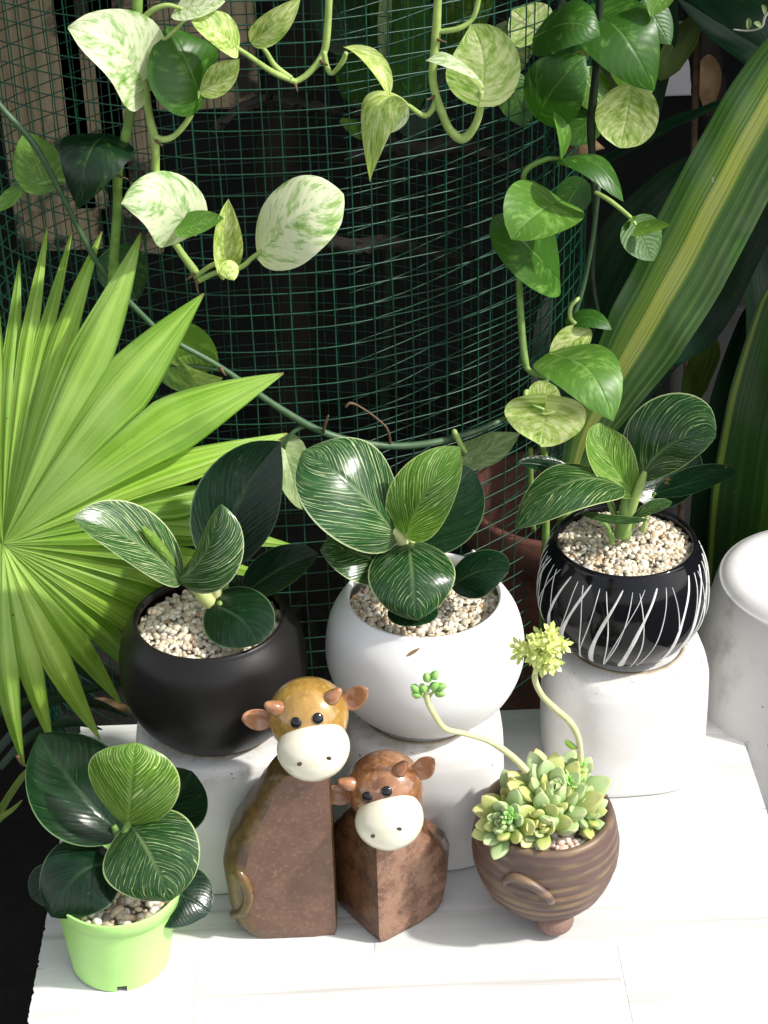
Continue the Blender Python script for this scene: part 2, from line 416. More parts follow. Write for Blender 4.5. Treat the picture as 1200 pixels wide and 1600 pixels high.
def mat_bowl():
    m, t, b = newmat('brown_stoneware'); N = NB(t)
    p = N.pos(); x, y, z = N.sep(p)
    wv = N.math('ADD', N.math('MULTIPLY', z, 700.0), N.math('MULTIPLY', N.noise(p, 18, 2), 5.0))
    ridge = N.math('MULTIPLY_ADD', N.math('SINE', wv), .5, .5)
    n = N.noise(p, 40, 4, .65)
    n2 = N.noise(N.comb(N.math('MULTIPLY', x, 30.0), N.math('MULTIPLY', y, 30.0), N.math('MULTIPLY', z, 70.0)), 1.0, 3)
    f = N.math('MULTIPLY', N.ss(ridge, .35, .9), N.ss(n2, .36, .6))
    c = N.mix(f, (.110, .068, .056), (.200, .132, .072))
    c = N.mix(N.math('MULTIPLY', N.ss(n, .5, .8), .6), c, (.060, .034, .028))
    t.links.new(c, b.inputs['Base Color']); b.inputs['Roughness'].default_value = .45
    N.bump(n, .15, .002, b); return m
M['bowl'] = mat_bowl()
M['bowl_foot'] = simple('bare_stoneware', (.22, .13, .10), .7, .15, 60, .3)
def mat_cow(name, c1, c2, c3, rough, sc=38, coat=0.0, bst=.1):
    m, t, b = newmat(name); N = NB(t); p = N.pos()
    n = N.noise(p, sc, 5, .7); n2 = N.noise(p, sc*5, 3, .6)
    c = N.mix(N.ss(n, .36, .64), c1, c2)
    c = N.mix(N.math('MULTIPLY', N.ss(n2, .52, .72), .7), c, c3)
    t.links.new(c, b.inputs['Base Color']); b.inputs['Roughness'].default_value = rough
    b.inputs['Coat Weight'].default_value = coat; b.inputs['Coat Roughness'].default_value = .12
    N.bump(n2, bst, .0015, b); return m
M['cow_flat1'] = mat_cow('mauve_brown_clay', (.160, .080, .049), (.120, .058, .037), (.24, .135, .085), .42, 60, .12)
M['cow_flat2'] = mat_cow('tan_brown_clay', (.27, .150, .095), (.125, .060, .036), (.34, .22, .155), .5, 75, 0, .3)
M['cow_dark'] = mat_cow('dark_amber_glaze', (.060, .032, .012), (.150, .085, .022), (.026, .014, .007), .36, 42, .12)
M['cow_dark2'] = mat_cow('dark_rust_glaze', (.150, .065, .028), (.055, .024, .012), (.24, .125, .06), .36, 60, .12)
M['cow_head1'] = mat_cow('honey_glaze', (.42, .240, .058), (.26, .150, .030), (.50, .31, .10), .14, 40, .8, .05)
M['cow_head2'] = mat_cow('rust_glaze', (.32, .145, .060), (.15, .060, .028), (.42, .26, .17), .16, 55, .8, .05)
M['cow_ear'] = simple('terracotta_glaze', (.40, .19, .095), .25, .15, 70, .0, coat=.4, col2=(.26, .11, .05))
M['cow_cream'] = simple('cream_glaze', (.80, .76, .60), .14, .02, 30, 0, coat=.6, col2=(.78, .73, .56))
M['black_gloss'] = simple('black_gloss', (.008, .008, .012), .12, 0, 30)
M['nostril'] = simple('nostril_dark', (.07, .045, .035), .5, 0, 30)

def mat_attr(name, rough=.6, transl=0.0):
    m, t, b = newmat(name); N = NB(t)
    a = N.n('VertexColor', layer_name='Col')
    n = N.noise(N.pos(), 420, 3)
    c = N.mix(N.math('MULTIPLY', N.ss(n, .45, .8), .35), a.outputs[0], (.30, .25, .19))
    t.links.new(c, b.inputs['Base Color']); b.inputs['Roughness'].default_value = rough
    return m
M['pebble'] = mat_attr('pebble', .5)
def mat_succ(name, base, tip, edge):
    m, t, b = newmat(name); N = NB(t)
    x, v, u, su = uvs(N); n = N.noise(N.pos(), 60, 3)
    f = N.math('ADD', N.ss(v, .45, 1.0), N.math('MULTIPLY_ADD', n, .5, -.28))
    c = N.mix(f, base, tip)
    c = N.mix(N.math('MULTIPLY', N.ss(v, .93, 1.0), .6), c, edge)
    t.links.new(c, b.inputs['Base Color']); b.inputs['Roughness'].default_value = .42
    b.inputs['Subsurface Weight'].default_value = .12; b.inputs['Subsurface Radius'].default_value = (.004, .006, .002); b.inputs['Subsurface Scale'].default_value = .5
    return m
M['su_green'] = mat_succ('succulent_green', (.23, .35, .13), (.44, .54, .27), (.56, .38, .26))
M['su_yellow'] = mat_succ('succulent_yellow', (.30, .38, .09), (.52, .52, .20), (.55, .30, .17))
M['su_fresh'] = mat_succ('succulent_fresh', (.26, .50, .12), (.36, .60, .18), (.40, .50, .2))
M['flower'] = simple('yellow_green_petal', (.76, .80, .32), .5, .1, 150, 0, col2=(.56, .66, .18))

# ------------------------------------------------------------------ leaf builder
SHAPES = {'disc': (.40, .52, .20), 'birkin': (.60, .74, .05), 'round': (.52, .56, .10), 'heart': (.44, .86, .20), 'heart_wide': (.38, .80, .42), 'lance': (.72, .95, .0), 'oval': (.62, .62, .0)}
def leaf_geo(B, T, n, hw, shape='birkin', mid=None, curl=.5, fold=0.0, wave=0.0, twist=0.0, nu=7, nv=22, asym=0.0, side=(1, 1)):
    B, T = Vector(B), Vector(T); n = Vector(n)
    a, b, lobe = SHAPES[shape]
    pk = a/(a+b); mx = pk**a*(1-pk)**b
    Mi = (B+T)/2 if mid is None else Vector(mid)
    L = (Mi-B).length + (T-Mi).length
    ph = random.random()*6
    vs, uv, fs = [], [], []
    for j in range(nv+1):
        t = j/nv; v = (1-math.cos(math.pi*t))/2; v = .6*v + .4*t
        c = B*(1-v)**2 + Mi*2*v*(1-v) + T*v*v
        tg = ((Mi-B)*2*(1-v) + (T-Mi)*2*v).normalized()
        s = tg.cross(n).normalized(); nn = s.cross(tg).normalized()
        wd = hw*(v**a)*((1-v)**b)/mx if 0 < v < 1 else 0.0
        if v > .9: wd *= .75 + .25*(1-v)/.1
        wd = max(wd, hw*.012)
        an = twist*(v-.4)
        s, nn = s*math.cos(an)+nn*math.sin(an), nn*math.cos(an)-s*math.sin(an)
        for i in range(-nu, nu+1):
            u = i/nu
            k = curl*(1+asym*u); wf = side[0] if u < 0 else side[1]
            if abs(k) > 1e-3: x = wd*math.sin(k*u)/k; z = wd*(1-math.cos(k*u))/k
            else: x = wd*u; z = 0
            z += fold*wd*abs(u) + wave*hw*abs(u)*math.sin(v*11+ph+(2 if u > 0 else 0))
            y = -lobe*L*abs(u)**1.4*(1-v)**2.2
            vs.append(c + s*x*wf + nn*z*wf + tg*y); uv.append(((u+1)/2, v))
    W = 2*nu+1
    for j in range(nv):
        for i in range(2*nu):
            q = j*W+i; fs.append((q, q+1, q+W+1, q+W))
    return vs, fs, uv
LW = 1.2
def LF(parent, b, t, hw, mat, n=(0, .25, 1), md=None, shape='birkin', name='leaf', label=None, **k):
    """b, t = (px, py, Y) of leaf base and tip; hw half width in px; md = (px, py, Y) control point of the midrib"""
    B, T = P(*b), P(*t); Mi = P(*md) if md else (B+T)/2
    vs, fs, uv = leaf_geo(B, T, camvec(n), hw*LW*pxm((B+T)/2), shape, Mi, **k)
    o = mk(name, vs, fs, M[mat], parent, uv)
    if label: o['label'] = label
    return o
STR = random.Random(21)
def ST_(parent, pts, mat, name='stem', sides=8, n=6):
    """pts: (px, py, Y, radius px)"""
    q = []
    for x, y, Y, r in pts:
        p = P(x, y, Y); q.append((p, r*pxm(p)*STR.uniform(.86, 1.16)))
    return tube(name, q, M[mat], parent, sides, n)

M['gravel'] = simple('gravel_bed', (.42, .36, .27), .9, .3, 300, .6)
PEB = [(.72, .66, .54), (.78, .74, .66), (.62, .53, .40), (.52, .44, .33), (.80, .78, .73), (.45, .42, .38), (.66, .60, .50), (.50, .34, .20), (.30, .27, .24)]
def pebbles(parent, c, rad, size, mound=.004, cols=PEB, wts=(6, 5, 5, 3, 3, 1.6, 4, 1.2, .9), dens=2.3, sub=2, seed=1):
    lathe('gravel_bed', [(rad+.001, -size*.6), (rad*.5, mound*.6-size*.4), (.0005, mound-size*.4)], c, M['gravel'], parent, 40)
    rs = np.random.RandomState(seed); rr = random.Random(seed)
    v0, f0 = ico(sub); nv = len(v0); f0 = np.array(f0)
    cnt = int(dens*(rad/size)**2)
    V, F, Cc = [], [], []
    for i in range(cnt):
        r = rad*math.sqrt((i+.5)/cnt); a = i*2.39996 + rs.normal(0, .25)
        r = min(r + rs.normal(0, size*.5), rad-size*.4)
        s = size*(rs.uniform(.55, 1.2) if rs.rand() < .85 else rs.uniform(1.2, 1.6))
        sc = np.array([s*rs.uniform(.8, 1.25), s*rs.uniform(.75, 1.0), s*rs.uniform(.55, .85)])
        q = v0*(1+rs.normal(0, .05, (nv, 1)))*sc
        ea = Matrix.Rotation(rs.uniform(0, 6.3), 3, 'Z') @ Matrix.Rotation(rs.normal(0, .5), 3, 'X') @ Matrix.Rotation(rs.uniform(0, 6.3), 3, 'Z')
        q = q @ np.array(ea).T
        z = mound*(1-(r/rad)**2) + rs.uniform(-.25, .55)*size
        q = q + np.array([c[0]+r*math.cos(a), c[1]+r*math.sin(a), c[2]+z])
        V.append(q); F.append(f0+i*nv)
        col = np.array(rr.choices(cols, wts)[0])*rs.uniform(.72, 1.15)*np.array([1.04, 1.0, .92])
        Cc.append(np.tile(np.append(np.clip(col, 0, .9), 1), (nv, 1)))
    V = np.concatenate(V); F = np.concatenate(F); Cc = np.concatenate(Cc)
    o = mk('pebbles', V.tolist(), F.tolist(), M['pebble'], parent)
    at = o.data.color_attributes.new('Col', 'FLOAT_COLOR', 'POINT'); at.data.foreach_set('color', Cc.astype(np.float32).ravel())
    o['kind'] = 'stuff'
    return o

# ================================================================== SETTING
def struct(o): o['kind'] = 'structure'; return o
GZ = -.42
gv, gf = [], []
# ground: one large sheet, finely broken up near the table
n = 60
for j in range(n+1):
    for i in range(n+1):
        x = (i/n-.5); y = (j/n-.5)
        X = math.copysign(abs(x*2)**3, x)*60; Yv = math.copysign(abs(y*2)**3, y)*60
        z = GZ + .03*math.sin(X*9)*math.sin(Yv*8+1) if abs(X) < 2 and abs(Yv) < 2 else GZ
        gv.append((X, Yv, z))
for j in range(n):
    for i in range(n):
        q = j*(n+1)+i; gf.append((q, q+1, q+n+2, q+n+1))
struct(mk('ground', gv, gf, M['soil']))

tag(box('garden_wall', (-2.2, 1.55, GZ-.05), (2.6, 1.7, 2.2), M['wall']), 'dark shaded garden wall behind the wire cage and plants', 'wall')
tag(box('shade_wall', (1.45, .02, GZ-.05), (1.57, 1.53, 2.2), M['wall']), 'unseen side wall added at right to shade the background', 'wall')  # unseen wall added to keep the sun off the cage and background
tag(box('shade_wall', (-1.5, .45, GZ-.05), (-1.38, 1.53, 1.055), M['wall']), 'unseen side wall added at left to darken the cage', 'wall')  # unseen wall added to cut sky light from the left into the cage
tag(box('shade_roof', (-2.2, .33, 1.06), (1.44, 1.54, 1.12), M['wall']), 'unseen dark roof added to shade the back of the garden corner', 'roof')  # unseen roof added so the background behind the table stays dark

# ------------------------------------------------------------------ tiled table
tb = thing('tiled_table', (0.02, -.10, GZ), 'low table topped with streaked white marble tiles', 'table')
TX0, TX1, TY0, TY1 = -.250, .297, -.40, .148
box('table_core', (TX0+.006, TY0+.006, -.045), (TX1-.006, TY1-.006, -.0115), M['grout'], tb)
for sx in (TX0+.04, TX1-.10):
    for sy in (TY0+.04, TY1-.10):
        box('leg', (sx, sy, GZ-.02), (sx+.06, sy+.06, -.0455), M['grey_wall'], tb)
rows = [(.148, .010, (.04,)), (.010, -.129, (-.012,)), (-.129, -.262, (-.138, .16)), (-.262, -.40, (.02,))]
for (ya, yb, cuts) in rows:
    xs = [TX0] + list(cuts) + [TX1]
    for k in range(len(xs)-1):
        g = .0005
        x0, x1 = xs[k]+(g if k else 0), xs[k+1]-(g if k < len(xs)-2 else 0)
        vs, fs = box_data((x0, yb+g, -.011), (x1, ya-g, 0), .0006)
        if k == 0:                              # chipped outer edge
            vs, fs = [], []
            m_ = 60
            edge = [x0 + .0007*random.random() + (.0014 if random.random() < .10 else 0) for _ in range(m_+1)]
            for i in range(m_+1):
                y = yb+g + (ya-yb-2*g)*i/m_
                vs += [(edge[i], y, 0), (edge[i]+.001, y, -.011), (x1, y, 0), (x1, y, -.011)]
            for i in range(m_):
                q = i*4; fs += [(q, q+2, q+6, q+4), (q+1, q, q+4, q+5), (q+2, q+3, q+7, q+6), (q+3, q+1, q+5, q+7)]
            fs += [(0, 1, 3, 2), (m_*4, m_*4+2, m_*4+3, m_*4+1)]
        mk('tile', vs, fs, M['tile'], tb, smooth=False)
# grout lines sit just under the tile faces
box('grout_bed', (TX0+.004, TY0+.004, -.0112), (TX1-.004, TY1-.004, -.0005), M['grout'], tb)

# ------------------------------------------------------------------ white pedestals (upturned ceramic pots)
def pedestal(cx, cy, h, hw, label, rot=0.0):
    root = thing('pedestal', (cx, cy, 0), label, 'pedestal', 'white upturned ceramic pots used as stands')
    prof = [(hw*.90, .0004), (hw*.965, .0012), (hw*.985, .006), (hw*1.0, h*.4), (hw*.985, h*.8), (hw*.965, h-.012), (hw*.93, h-.004), (hw*.86, h-.0006), (hw*.55, h), (.004, h)]
    o = lathe('body', smooth_prof(prof, 3), (0, 0, 0), M['ped'], None, 96, sq=3.0)
    o.data.transform(Matrix.Translation((cx, cy, 0)) @ Matrix.Rotation(rot, 4, 'Z')); o.parent = root; o.location = -root.location
    r = lathe('foot_ring', [(hw*.74, h-.002), (hw*.735, h+.0005), (hw*.69, h+.0005), (hw*.69, h-.002)], (cx, cy, 0), M['dirt'], root, 64)
    return root
PH = .112
pedestal(-.120, .000, .116, .063, 'white glazed stand under the charcoal round pot', .05)
pedestal(.031, .012, .110, .0605, 'white glazed stand under the white round pot', .0)
pedestal(.195, .091, .108, .0635, 'white glazed stand under the black pot with white brush strokes', .06)

# ------------------------------------------------------------------ round pots
def round_pot(root, c, prof, mat, thick=.004, lip=.0015):
    """closed lathe with wall thickness, from outside bottom to inside"""
    out = smooth_prof(prof, 6)
    r1, z1 = prof[-1]
    rim = [(r1-.0004, z1+lip), (r1-thick*.5, z1+lip*1.5), (r1-thick+.0004, z1+lip), (r1-thick, z1-.002)]
    ins = [(prof[-2][0]-thick, prof[-2][1]), (prof[-3][0]-thick, prof[-3][1]), (.001, prof[-3][1]-.01)]
    return lathe('pot', [(.0006, .0)] + out + rim + ins, c, M[mat], root, 96, wob=.002)

GP = (-.1195, .0, .1172)
gp = thing('potted_plant', GP, 'striped leafy plant in the charcoal satin round pot', 'potted plant', 'striped philodendrons in pots')
GPROF = [(.040, 0), (.050, .004), (.060, .017), (.0665, .036), (.0675, .054), (.0635, .075), (.055, .0885)]
round_pot(gp, GP, GPROF, 'pot_dark')
pebbles(gp, (GP[0], GP[1], GP[2]+.079), .052, .0023, .004, seed=3)
WP = (.0335, .012, .1110)
wp = thing('potted_plant', WP, 'striped leafy plant in the plain white round pot', 'potted plant', 'striped philodendrons in pots')
WPROF = [(.030, 0), (.044, .004), (.060, .018), (.0695, .037), (.0725, .056), (.0685, .080), (.0575, .0985)]
round_pot(wp, WP, WPROF, 'pot_white')
pebbles(wp, (WP[0], WP[1], WP[2]+.086), .0545, .0022, .004, seed=4)
BP = (.190, .091, .1088)
bp = thing('potted_plant', BP, 'striped leafy plant in the glossy black pot with white brush strokes', 'potted plant', 'striped philodendrons in pots')
BPROF = [(.030, 0), (.040, .003), (.054, .014), (.0635, .032), (.0655, .048), (.0625, .072), (.0545, .0905)]
round_pot(bp, BP, BPROF, 'pot_black')
pebbles(bp, (BP[0], BP[1], BP[2]+.084), .0515, .0021, .006, seed=5)
# white brush strokes: raised ribbons hugging the glaze
bout = smooth_prof(BPROF, 10)
def prof_at(z):
    for (r0, z0), (r1, z1) in zip(bout, bout[1:]):
        if z0 <= z <= z1: return r0 + (r1-r0)*(z-z0)/max(z1-z0, 1e-6)
    return bout[-1][0]
def stroke(a0, a1, w0, w1, z0=.086, z1=.004, bow=0.0):
    N_ = 22; vs, fs, uv = [], [], []
    for i in range(N_+1):
        t = i/N_; z = z0+(z1-z0)*t; a = a0+(a1-a0)*t + bow*math.sin(math.pi*t)
        wd = (w0+(w1-w0)*t)*(1 if .03 < t < .97 else .55)*(1+.12*math.sin(t*14+a0*9))
        r = prof_at(z)
        for k, (q, e) in enumerate(((-1, .0001), (-.6, .0005), (.6, .0005), (1, .0001))):
            aa = a+q*wd/r; rr = r+e
            vs.append((BP[0]+rr*math.cos(aa), BP[1]+rr*math.sin(aa), BP[2]+z)); uv.append((k/3, t))
    for i in range(N_):
        for k in range(3):
            q = i*4+k; fs.append((q, q+1, q+5, q+4))
    mk('brush_stroke', vs, fs, M['paint'], bp, uv)
rs = random.Random(5)
for deg in range(0, 360, 24):                    # a bold slanting stroke with fine ones crossing it
    a = R(deg+rs.uniform(-4, 4))
    stroke(a, a-R(rs.uniform(18, 25)), .0008, .0021, .084, .010, -.05)
    stroke(a+R(7), a-R(rs.uniform(10, 15)), .0003, .0005, .083, .012, .05)
    stroke(a+R(12), a+R(rs.uniform(4, 12)), .0003, .0006, .082, .006, .08)
    if rs.random() < .7: stroke(a+R(16), a-R(rs.uniform(10, 22)), .0003, .0004, .084, .016, -.04)

# ------------------------------------------------------------------ leaves of the potted plants
# charcoal pot
ST_(gp, [(338, 955, -.005, 11), (318, 930, -.004, 12), (300, 912, -.004, 9), (282, 902, -.004, 5)], 'stem_cream')
ST_(gp, [(342, 950, .0, 9), (335, 915, .0, 9), (322, 890, .002, 6), (305, 870, .004, 4)], 'stem_cream', 'petiole')
ST_(gp, [(350, 945, .005, 7), (352, 905, .012, 6), (350, 880, .016, 4)], 'stem_green', 'petiole')
ST_(gp, [(345, 950, -.006, 5), (343, 942, -.012, 4)], 'stem_green', 'petiole')
ST_(gp, [(352, 950, .004, 5), (375, 930, .008, 5), (390, 920, .01, 3)], 'stem_green', 'petiole')
LF(gp, (278, 902, -.004), (114, 810, -.025), 47, 'bk_str', (.05, .55, .8), (205, 825, -.02), curl=.35, fold=.12)
LF(gp, (279, 893, .0), (221, 822, -.012), 11, 'bk_lime', (.4, .3, .8), (255, 845, -.01), 'oval', curl=-1.5)
LF(gp, (278, 905, -.006), (345, 788, -.004), 52, 'bk_str', (-.25, .45, .8), (330, 880, -.02), 'oval', curl=-1.15, twist=.4)
LF(gp, (348, 884, .016), (438, 690, .05), 58, 'bk_dark', (-.1, -.1, 1), (360, 770, .05), curl=.35, fold=.1)
LF(gp, (340, 948, -.012), (404, 1006, -.05), 46, 'bk_dark', (-.1, .4, .9), (382, 960, -.03), 'disc', curl=-.3)
LF(gp, (385, 925, .01), (498, 866, .02), 33, 'bk_dark', (0, .6, .8), (440, 880, .02), curl=.3)
LF(gp, (353, 925, .012), (356, 885, .02), 17, 'bk_dark', (0, .1, 1), None, curl=.3)
# white pot
ST_(wp, [(640, 900, .012, 12), (637, 865, .012, 11), (628, 845, .01, 9), (612, 828, .008, 5)], 'stem_cream')
ST_(wp, [(642, 880, .012, 9), (643, 850, .012, 8), (636, 832, .010, 5)], 'stem_cream', 'petiole')
ST_(wp, [(648, 880, .016, 6), (652, 860, .02, 5), (658, 848, .022, 3)], 'stem_green', 'petiole')
ST_(wp, [(626, 868, .012, 10), (612, 845, .012, 9), (600, 826, .013, 4)], 'sheath', 'dry_sheath')
ST_(wp, [(722, 880, .03, 5), (745, 872, .03, 5), (738, 860, .03, 2)], 'sheath', 'dry_sheath')
LF(wp, (614, 830, .006), (474, 704, .018), 72, 'bk_str', (.05, .45, .85), (550, 745, -.012), 'round', curl=-.45, fold=.08)
LF(wp, (636, 834, .008), (718, 698, .012), 44, 'bk_lime', (-.1, .2, 1), (655, 770, -.01), curl=.4, fold=.1, label='young lime green leaf')
LF(wp, (655, 850, .02), (737, 733, .055), 55, 'bk_dark', (-.15, 0, 1), (690, 790, .04), 'round', curl=.3)
LF(wp, (640, 856, .0), (652, 970, -.045), 60, 'bk_mid', (0, .4, .9), (644, 896, -.04), 'disc', curl=-.55)
LF(wp, (612, 895, .004), (500, 860, .0), 40, 'bk_mid', (.05, .5, .85), (555, 850, -.004), curl=-.3, fold=.05)
LF(wp, (712, 912, .0), (795, 893, -.008), 38, 'bk_dark', (.0, .6, .8), (755, 880, .0), 'round', curl=-.3)
LF(wp, (640, 935, -.018), (652, 978, -.045), 34, 'bk_dark', (0, .7, .7), None, 'round', curl=-.2)
# black brush-stroke pot
ST_(bp, [(972, 838, .085, 14), (978, 800, .085, 12), (980, 775, .085, 8), (984, 762, .085, 5)], 'stem_green')
ST_(bp, [(975, 835, .083, 8), (990, 785, .082, 9), (1003, 750, .082, 6), (1008, 736, .083, 4)], 'stem_pale', 'petiole')
ST_(bp, [(957, 850, .075, 4), (950, 825, .075, 4), (938, 812, .075, 3)], 'stem_green', 'petiole')
ST_(bp, [(1005, 830, .085, 4), (1008, 815, .083, 3), (1012, 800, .083, 3)], 'stem_pale', 'petiole')
ST_(bp, [(970, 830, .09, 5), (955, 790, .092, 5), (948, 770, .09, 3)], 'stem_green', 'petiole')
ST_(bp, [(985, 825, .095, 5), (1010, 790, .097, 4), (1024, 770, .098, 2.5)], 'stem_green', 'petiole')
LF(bp, (1006, 740, .083), (1118, 683, .058), 54, 'bk_mid', (.0, .25, 1), (1045, 672, .075), 'round', curl=-.4, side=(1.32, .62))
LF(bp, (988, 770, .083), (938, 661, .092), 33, 'bk_lime', (.2, .15, 1), (930, 700, .078), curl=.55, fold=.1, label='young lime green leaf')
LF(bp, (968, 760, .075), (806, 827, .035), 44, 'bk_mid', (0, .7, .7), (890, 715, .05), 'birkin', curl=-.35)
LF(bp, (905, 752, .10), (808, 724, .095), 18, 'bk_dark', (0, .7, .7), (860, 722, .10), curl=.3)
LF(bp, (1022, 772, .098), (1151, 737, .085), 23, 'bk_dark', (.05, .6, .8), (1085, 752, .10), 'oval', curl=.5)
LF(bp, (1000, 765, .098), (1076, 692, .12), 36, 'bk_dark', (0, .1, 1), (1060, 760, .11), 'round', curl=.3)
LF(bp, (1008, 738, .10), (1000, 690, .12), 40, 'bk_dark', (0, .1, 1), None, 'round', curl=.3)
LF(bp, (905, 800, .078), (1012, 812, .055), 12, 'bk_mid', (0, .85, .5), (960, 822, .055), 'oval', curl=.4)
LF(bp, (985, 812, .07), (1050, 784, .07), 14, 'bk_mid', (0, .8, .6), (1020, 792, .065), 'oval', curl=.4)

# ------------------------------------------------------------------ mint nursery pot
NPc = (-.1915, -.120, .0)
npt = thing('potted_plant', NPc, 'small striped plant in the mint green plastic nursery pot', 'potted plant', 'striped philodendrons in pots')
prof = [(.0345, .0006), (.0350, .006), (.0360, .014), (.0395, .040), (.0418, .0575), (.0421, .0585), (.0437, .0590), (.0445, .0700), (.0440, .0712), (.0428, .0708), (.0425, .060), (.0395, .050), (.001, .050)]
def notch(j, k): return j < 1 and (k % 24) in (11, 12, 13)
vs, fs, uv = lathe_data(prof, (0, 0, 0), 96, skip=notch)
o = mk('pot', vs, fs, M['nursery'], None, uv)
o.data.transform(Matrix.Translation(NPc) @ Matrix.Rotation(R(3), 4, 'Y') @ Matrix.Rotation(R(50), 4, 'Z')); o.parent = npt; o.location = -npt.location
pebbles(npt, (NPc[0]+.003, NPc[1], .0605), .0405, .0032, .003, dens=2.2, wts=(5, 5, 4, 3, 4, 1.5, 4, 1, 1), seed=8)
ST_(npt, [(190, 1350, -.120, 9), (196, 1310, -.120, 9), (200, 1285, -.118, 6), (201, 1275, -.118, 4)], 'stem_green')
ST_(npt, [(185, 1350, -.118, 7), (183, 1310, -.11, 7), (178, 1290, -.108, 4)], 'stem_green', 'petiole')
ST_(npt, [(200, 1330, -.122, 5), (212, 1305, -.124, 4)], 'stem_pale', 'petiole')
ST_(npt, [(185, 1365, -.122, 5), (172, 1350, -.124, 4)], 'stem_green', 'petiole')
ST_(npt, [(205, 1380, -.118, 5), (238, 1400, -.120, 3)], 'stem_green', 'petiole')
LF(npt, (176, 1290, -.105), (62, 1146, -.10), 70, 'bk_dark', (.1, .35, .9), (105, 1225, -.085), 'round', curl=.55, fold=.06)
LF(npt, (250, 1285, -.09), (300, 1205, -.08), 48, 'bk_dark', (0, .1, 1), None, 'round', curl=.3)
LF(npt, (201, 1284, -.120), (213, 1160, -.122), 64, 'bk_lime', (0, .2, 1), (203, 1222, -.142), 'round', curl=-.5, label='bright lime green striped leaf')
LF(npt, (212, 1300, -.126), (268, 1407, -.16), 67, 'bk_mid', (-.1, .4, .9), (238, 1335, -.15), 'disc', curl=-.35)
LF(npt, (174, 1350, -.124), (80, 1433, -.15), 58, 'bk_dark', (.05, .6, .8), (115, 1345, -.14), 'round', curl=-.35)
LF(npt, (236, 1400, -.118), (328, 1426, -.13), 46, 'bk_dark', (0, .6, .8), (285, 1385, -.125), 'round', curl=-.25)
LF(npt, (95, 1365, -.10), (48, 1402, -.11), 30, 'bk_dark', (0, .5, .8), None, 'round', curl=-.2)

# ------------------------------------------------------------------ stoneware bowl with succulent
SC = (.1132, -.085, 0)
sc = thing('succulent_bowl', SC, 'brown ribbed stoneware bowl of green rosette succulents', 'potted plant')
bprof = [(.0008, .0088)]
bq = smooth_prof([(.018, .0092), (.031, .0135), (.0430, .0270), (.0500, .0450), (.0520, .0600), (.0505, .0760), (.0475, .0875)], 10)
for i, (r, z) in enumerate(bq):
    t = i/(len(bq)-1)
    bprof.append((r + (.0009 if t > .22 else .0004)*math.sin((z-.009)*2*math.pi/.0078)*(1 if t < .74 else .35), z))
rr_, zz_ = bprof[-1]
bprof += [(rr_-.001, zz_+.0022), (rr_-.0035, zz_+.003), (rr_-.006, zz_+.0015), (rr_-.007, zz_-.004), (rr_-.006, zz_-.02), (.001, zz_-.025)]
lathe('bowl', bprof, SC, M['bowl'], sc, 96, wob=.004)
for k, a in enumerate((-80, 40, 160)):
    fx, fy = SC[0]+.027*math.cos(R(a)), SC[1]+.027*math.sin(R(a))
    ellipsoid('foot', (fx, fy, .0115), ((.0138, 0, 0), (0, .0138, 0), (0, 0, .0112)), M['bowl_foot'], sc, 3)
# applied curl on the bowl's shoulder
def bowl_pt(a, z, e=0):
    r = .05
    for (r0, z0), (r1, z1) in zip(bq, bq[1:]):
        if z0 <= z <= z1: r = r0+(r1-r0)*(z-z0)/max(1e-6, z1-z0)
    return Vector((SC[0]+(r+e)*math.cos(a), SC[1]+(r+e)*math.sin(a), z))
cur = [(-130, .055, -.002, .0022), (-128, .063, .0006, .0030), (-121, .0690, .0016, .0034), (-112, .0690, .0020, .0034), (-102, .0645, .0020, .0033), (-94, .0570, .0016, .0031), (-92, .0520, .0004, .0028), (-95, .0505, -.0012, .0020)]
tube('applied_curl', [(bowl_pt(R(a), z, e), r) for a, z, e, r in cur], M['bowl'], sc, 12, 6)
PINK = [(.80, .70, .68), (.74, .55, .50), (.84, .80, .79), (.62, .42, .36), (.70, .68, .70)]
pebbles(sc, (SC[0], SC[1], .0805), .0425, .0029, .003, PINK, (5, 3, 5, 1.2, 1.5), 2.2, seed=9)

def succ_mesh(Lh, W, T):
    """thick spoon leaf along +y, upper side +z; returns local data"""
    vs, fs, uv = [], [], []; nv, ns = 14, 12
    for j in range(nv+1):
        t = j/nv
        if t < .62: wd = W*(.42+.58*math.sin(t/.62*math.pi/2)**1.2)
        elif t < .93: wd = W*(1-((t-.62)/.38)**2.3*.95)
        else: wd = W*.30*(1-t)/.07*.9 + .004
        th = T*(.55+.45*math.sin(math.pi*min(1, t*1.05)))*max(.06, 1-max(0, (t-.60)/.40)**2.2)
        yy = Lh*t; lift = .26*Lh*t*t
        for k in range(ns):
            a = 2*math.pi*k/ns
            ca, sa = math.cos(a), math.sin(a)
            x = wd*math.copysign(abs(ca)**.85, ca); z = th*math.copysign(abs(sa)**.85, sa)
            if z > 0: z *= .45
            z += .10*wd*ca*ca
            vs.append((x, yy, z+lift)); uv.append((.5+.5*ca, t))
    for j in range(nv):
        for k in range(ns):
            k2 = (k+1) % ns; fs.append((j*ns+k, j*ns+k2, (j+1)*ns+k2, (j+1)*ns+k))
    fs.append(tuple(range(ns))[::-1]); fs.append(tuple(range(nv*ns, (nv+1)*ns)))
    return vs, fs, uv
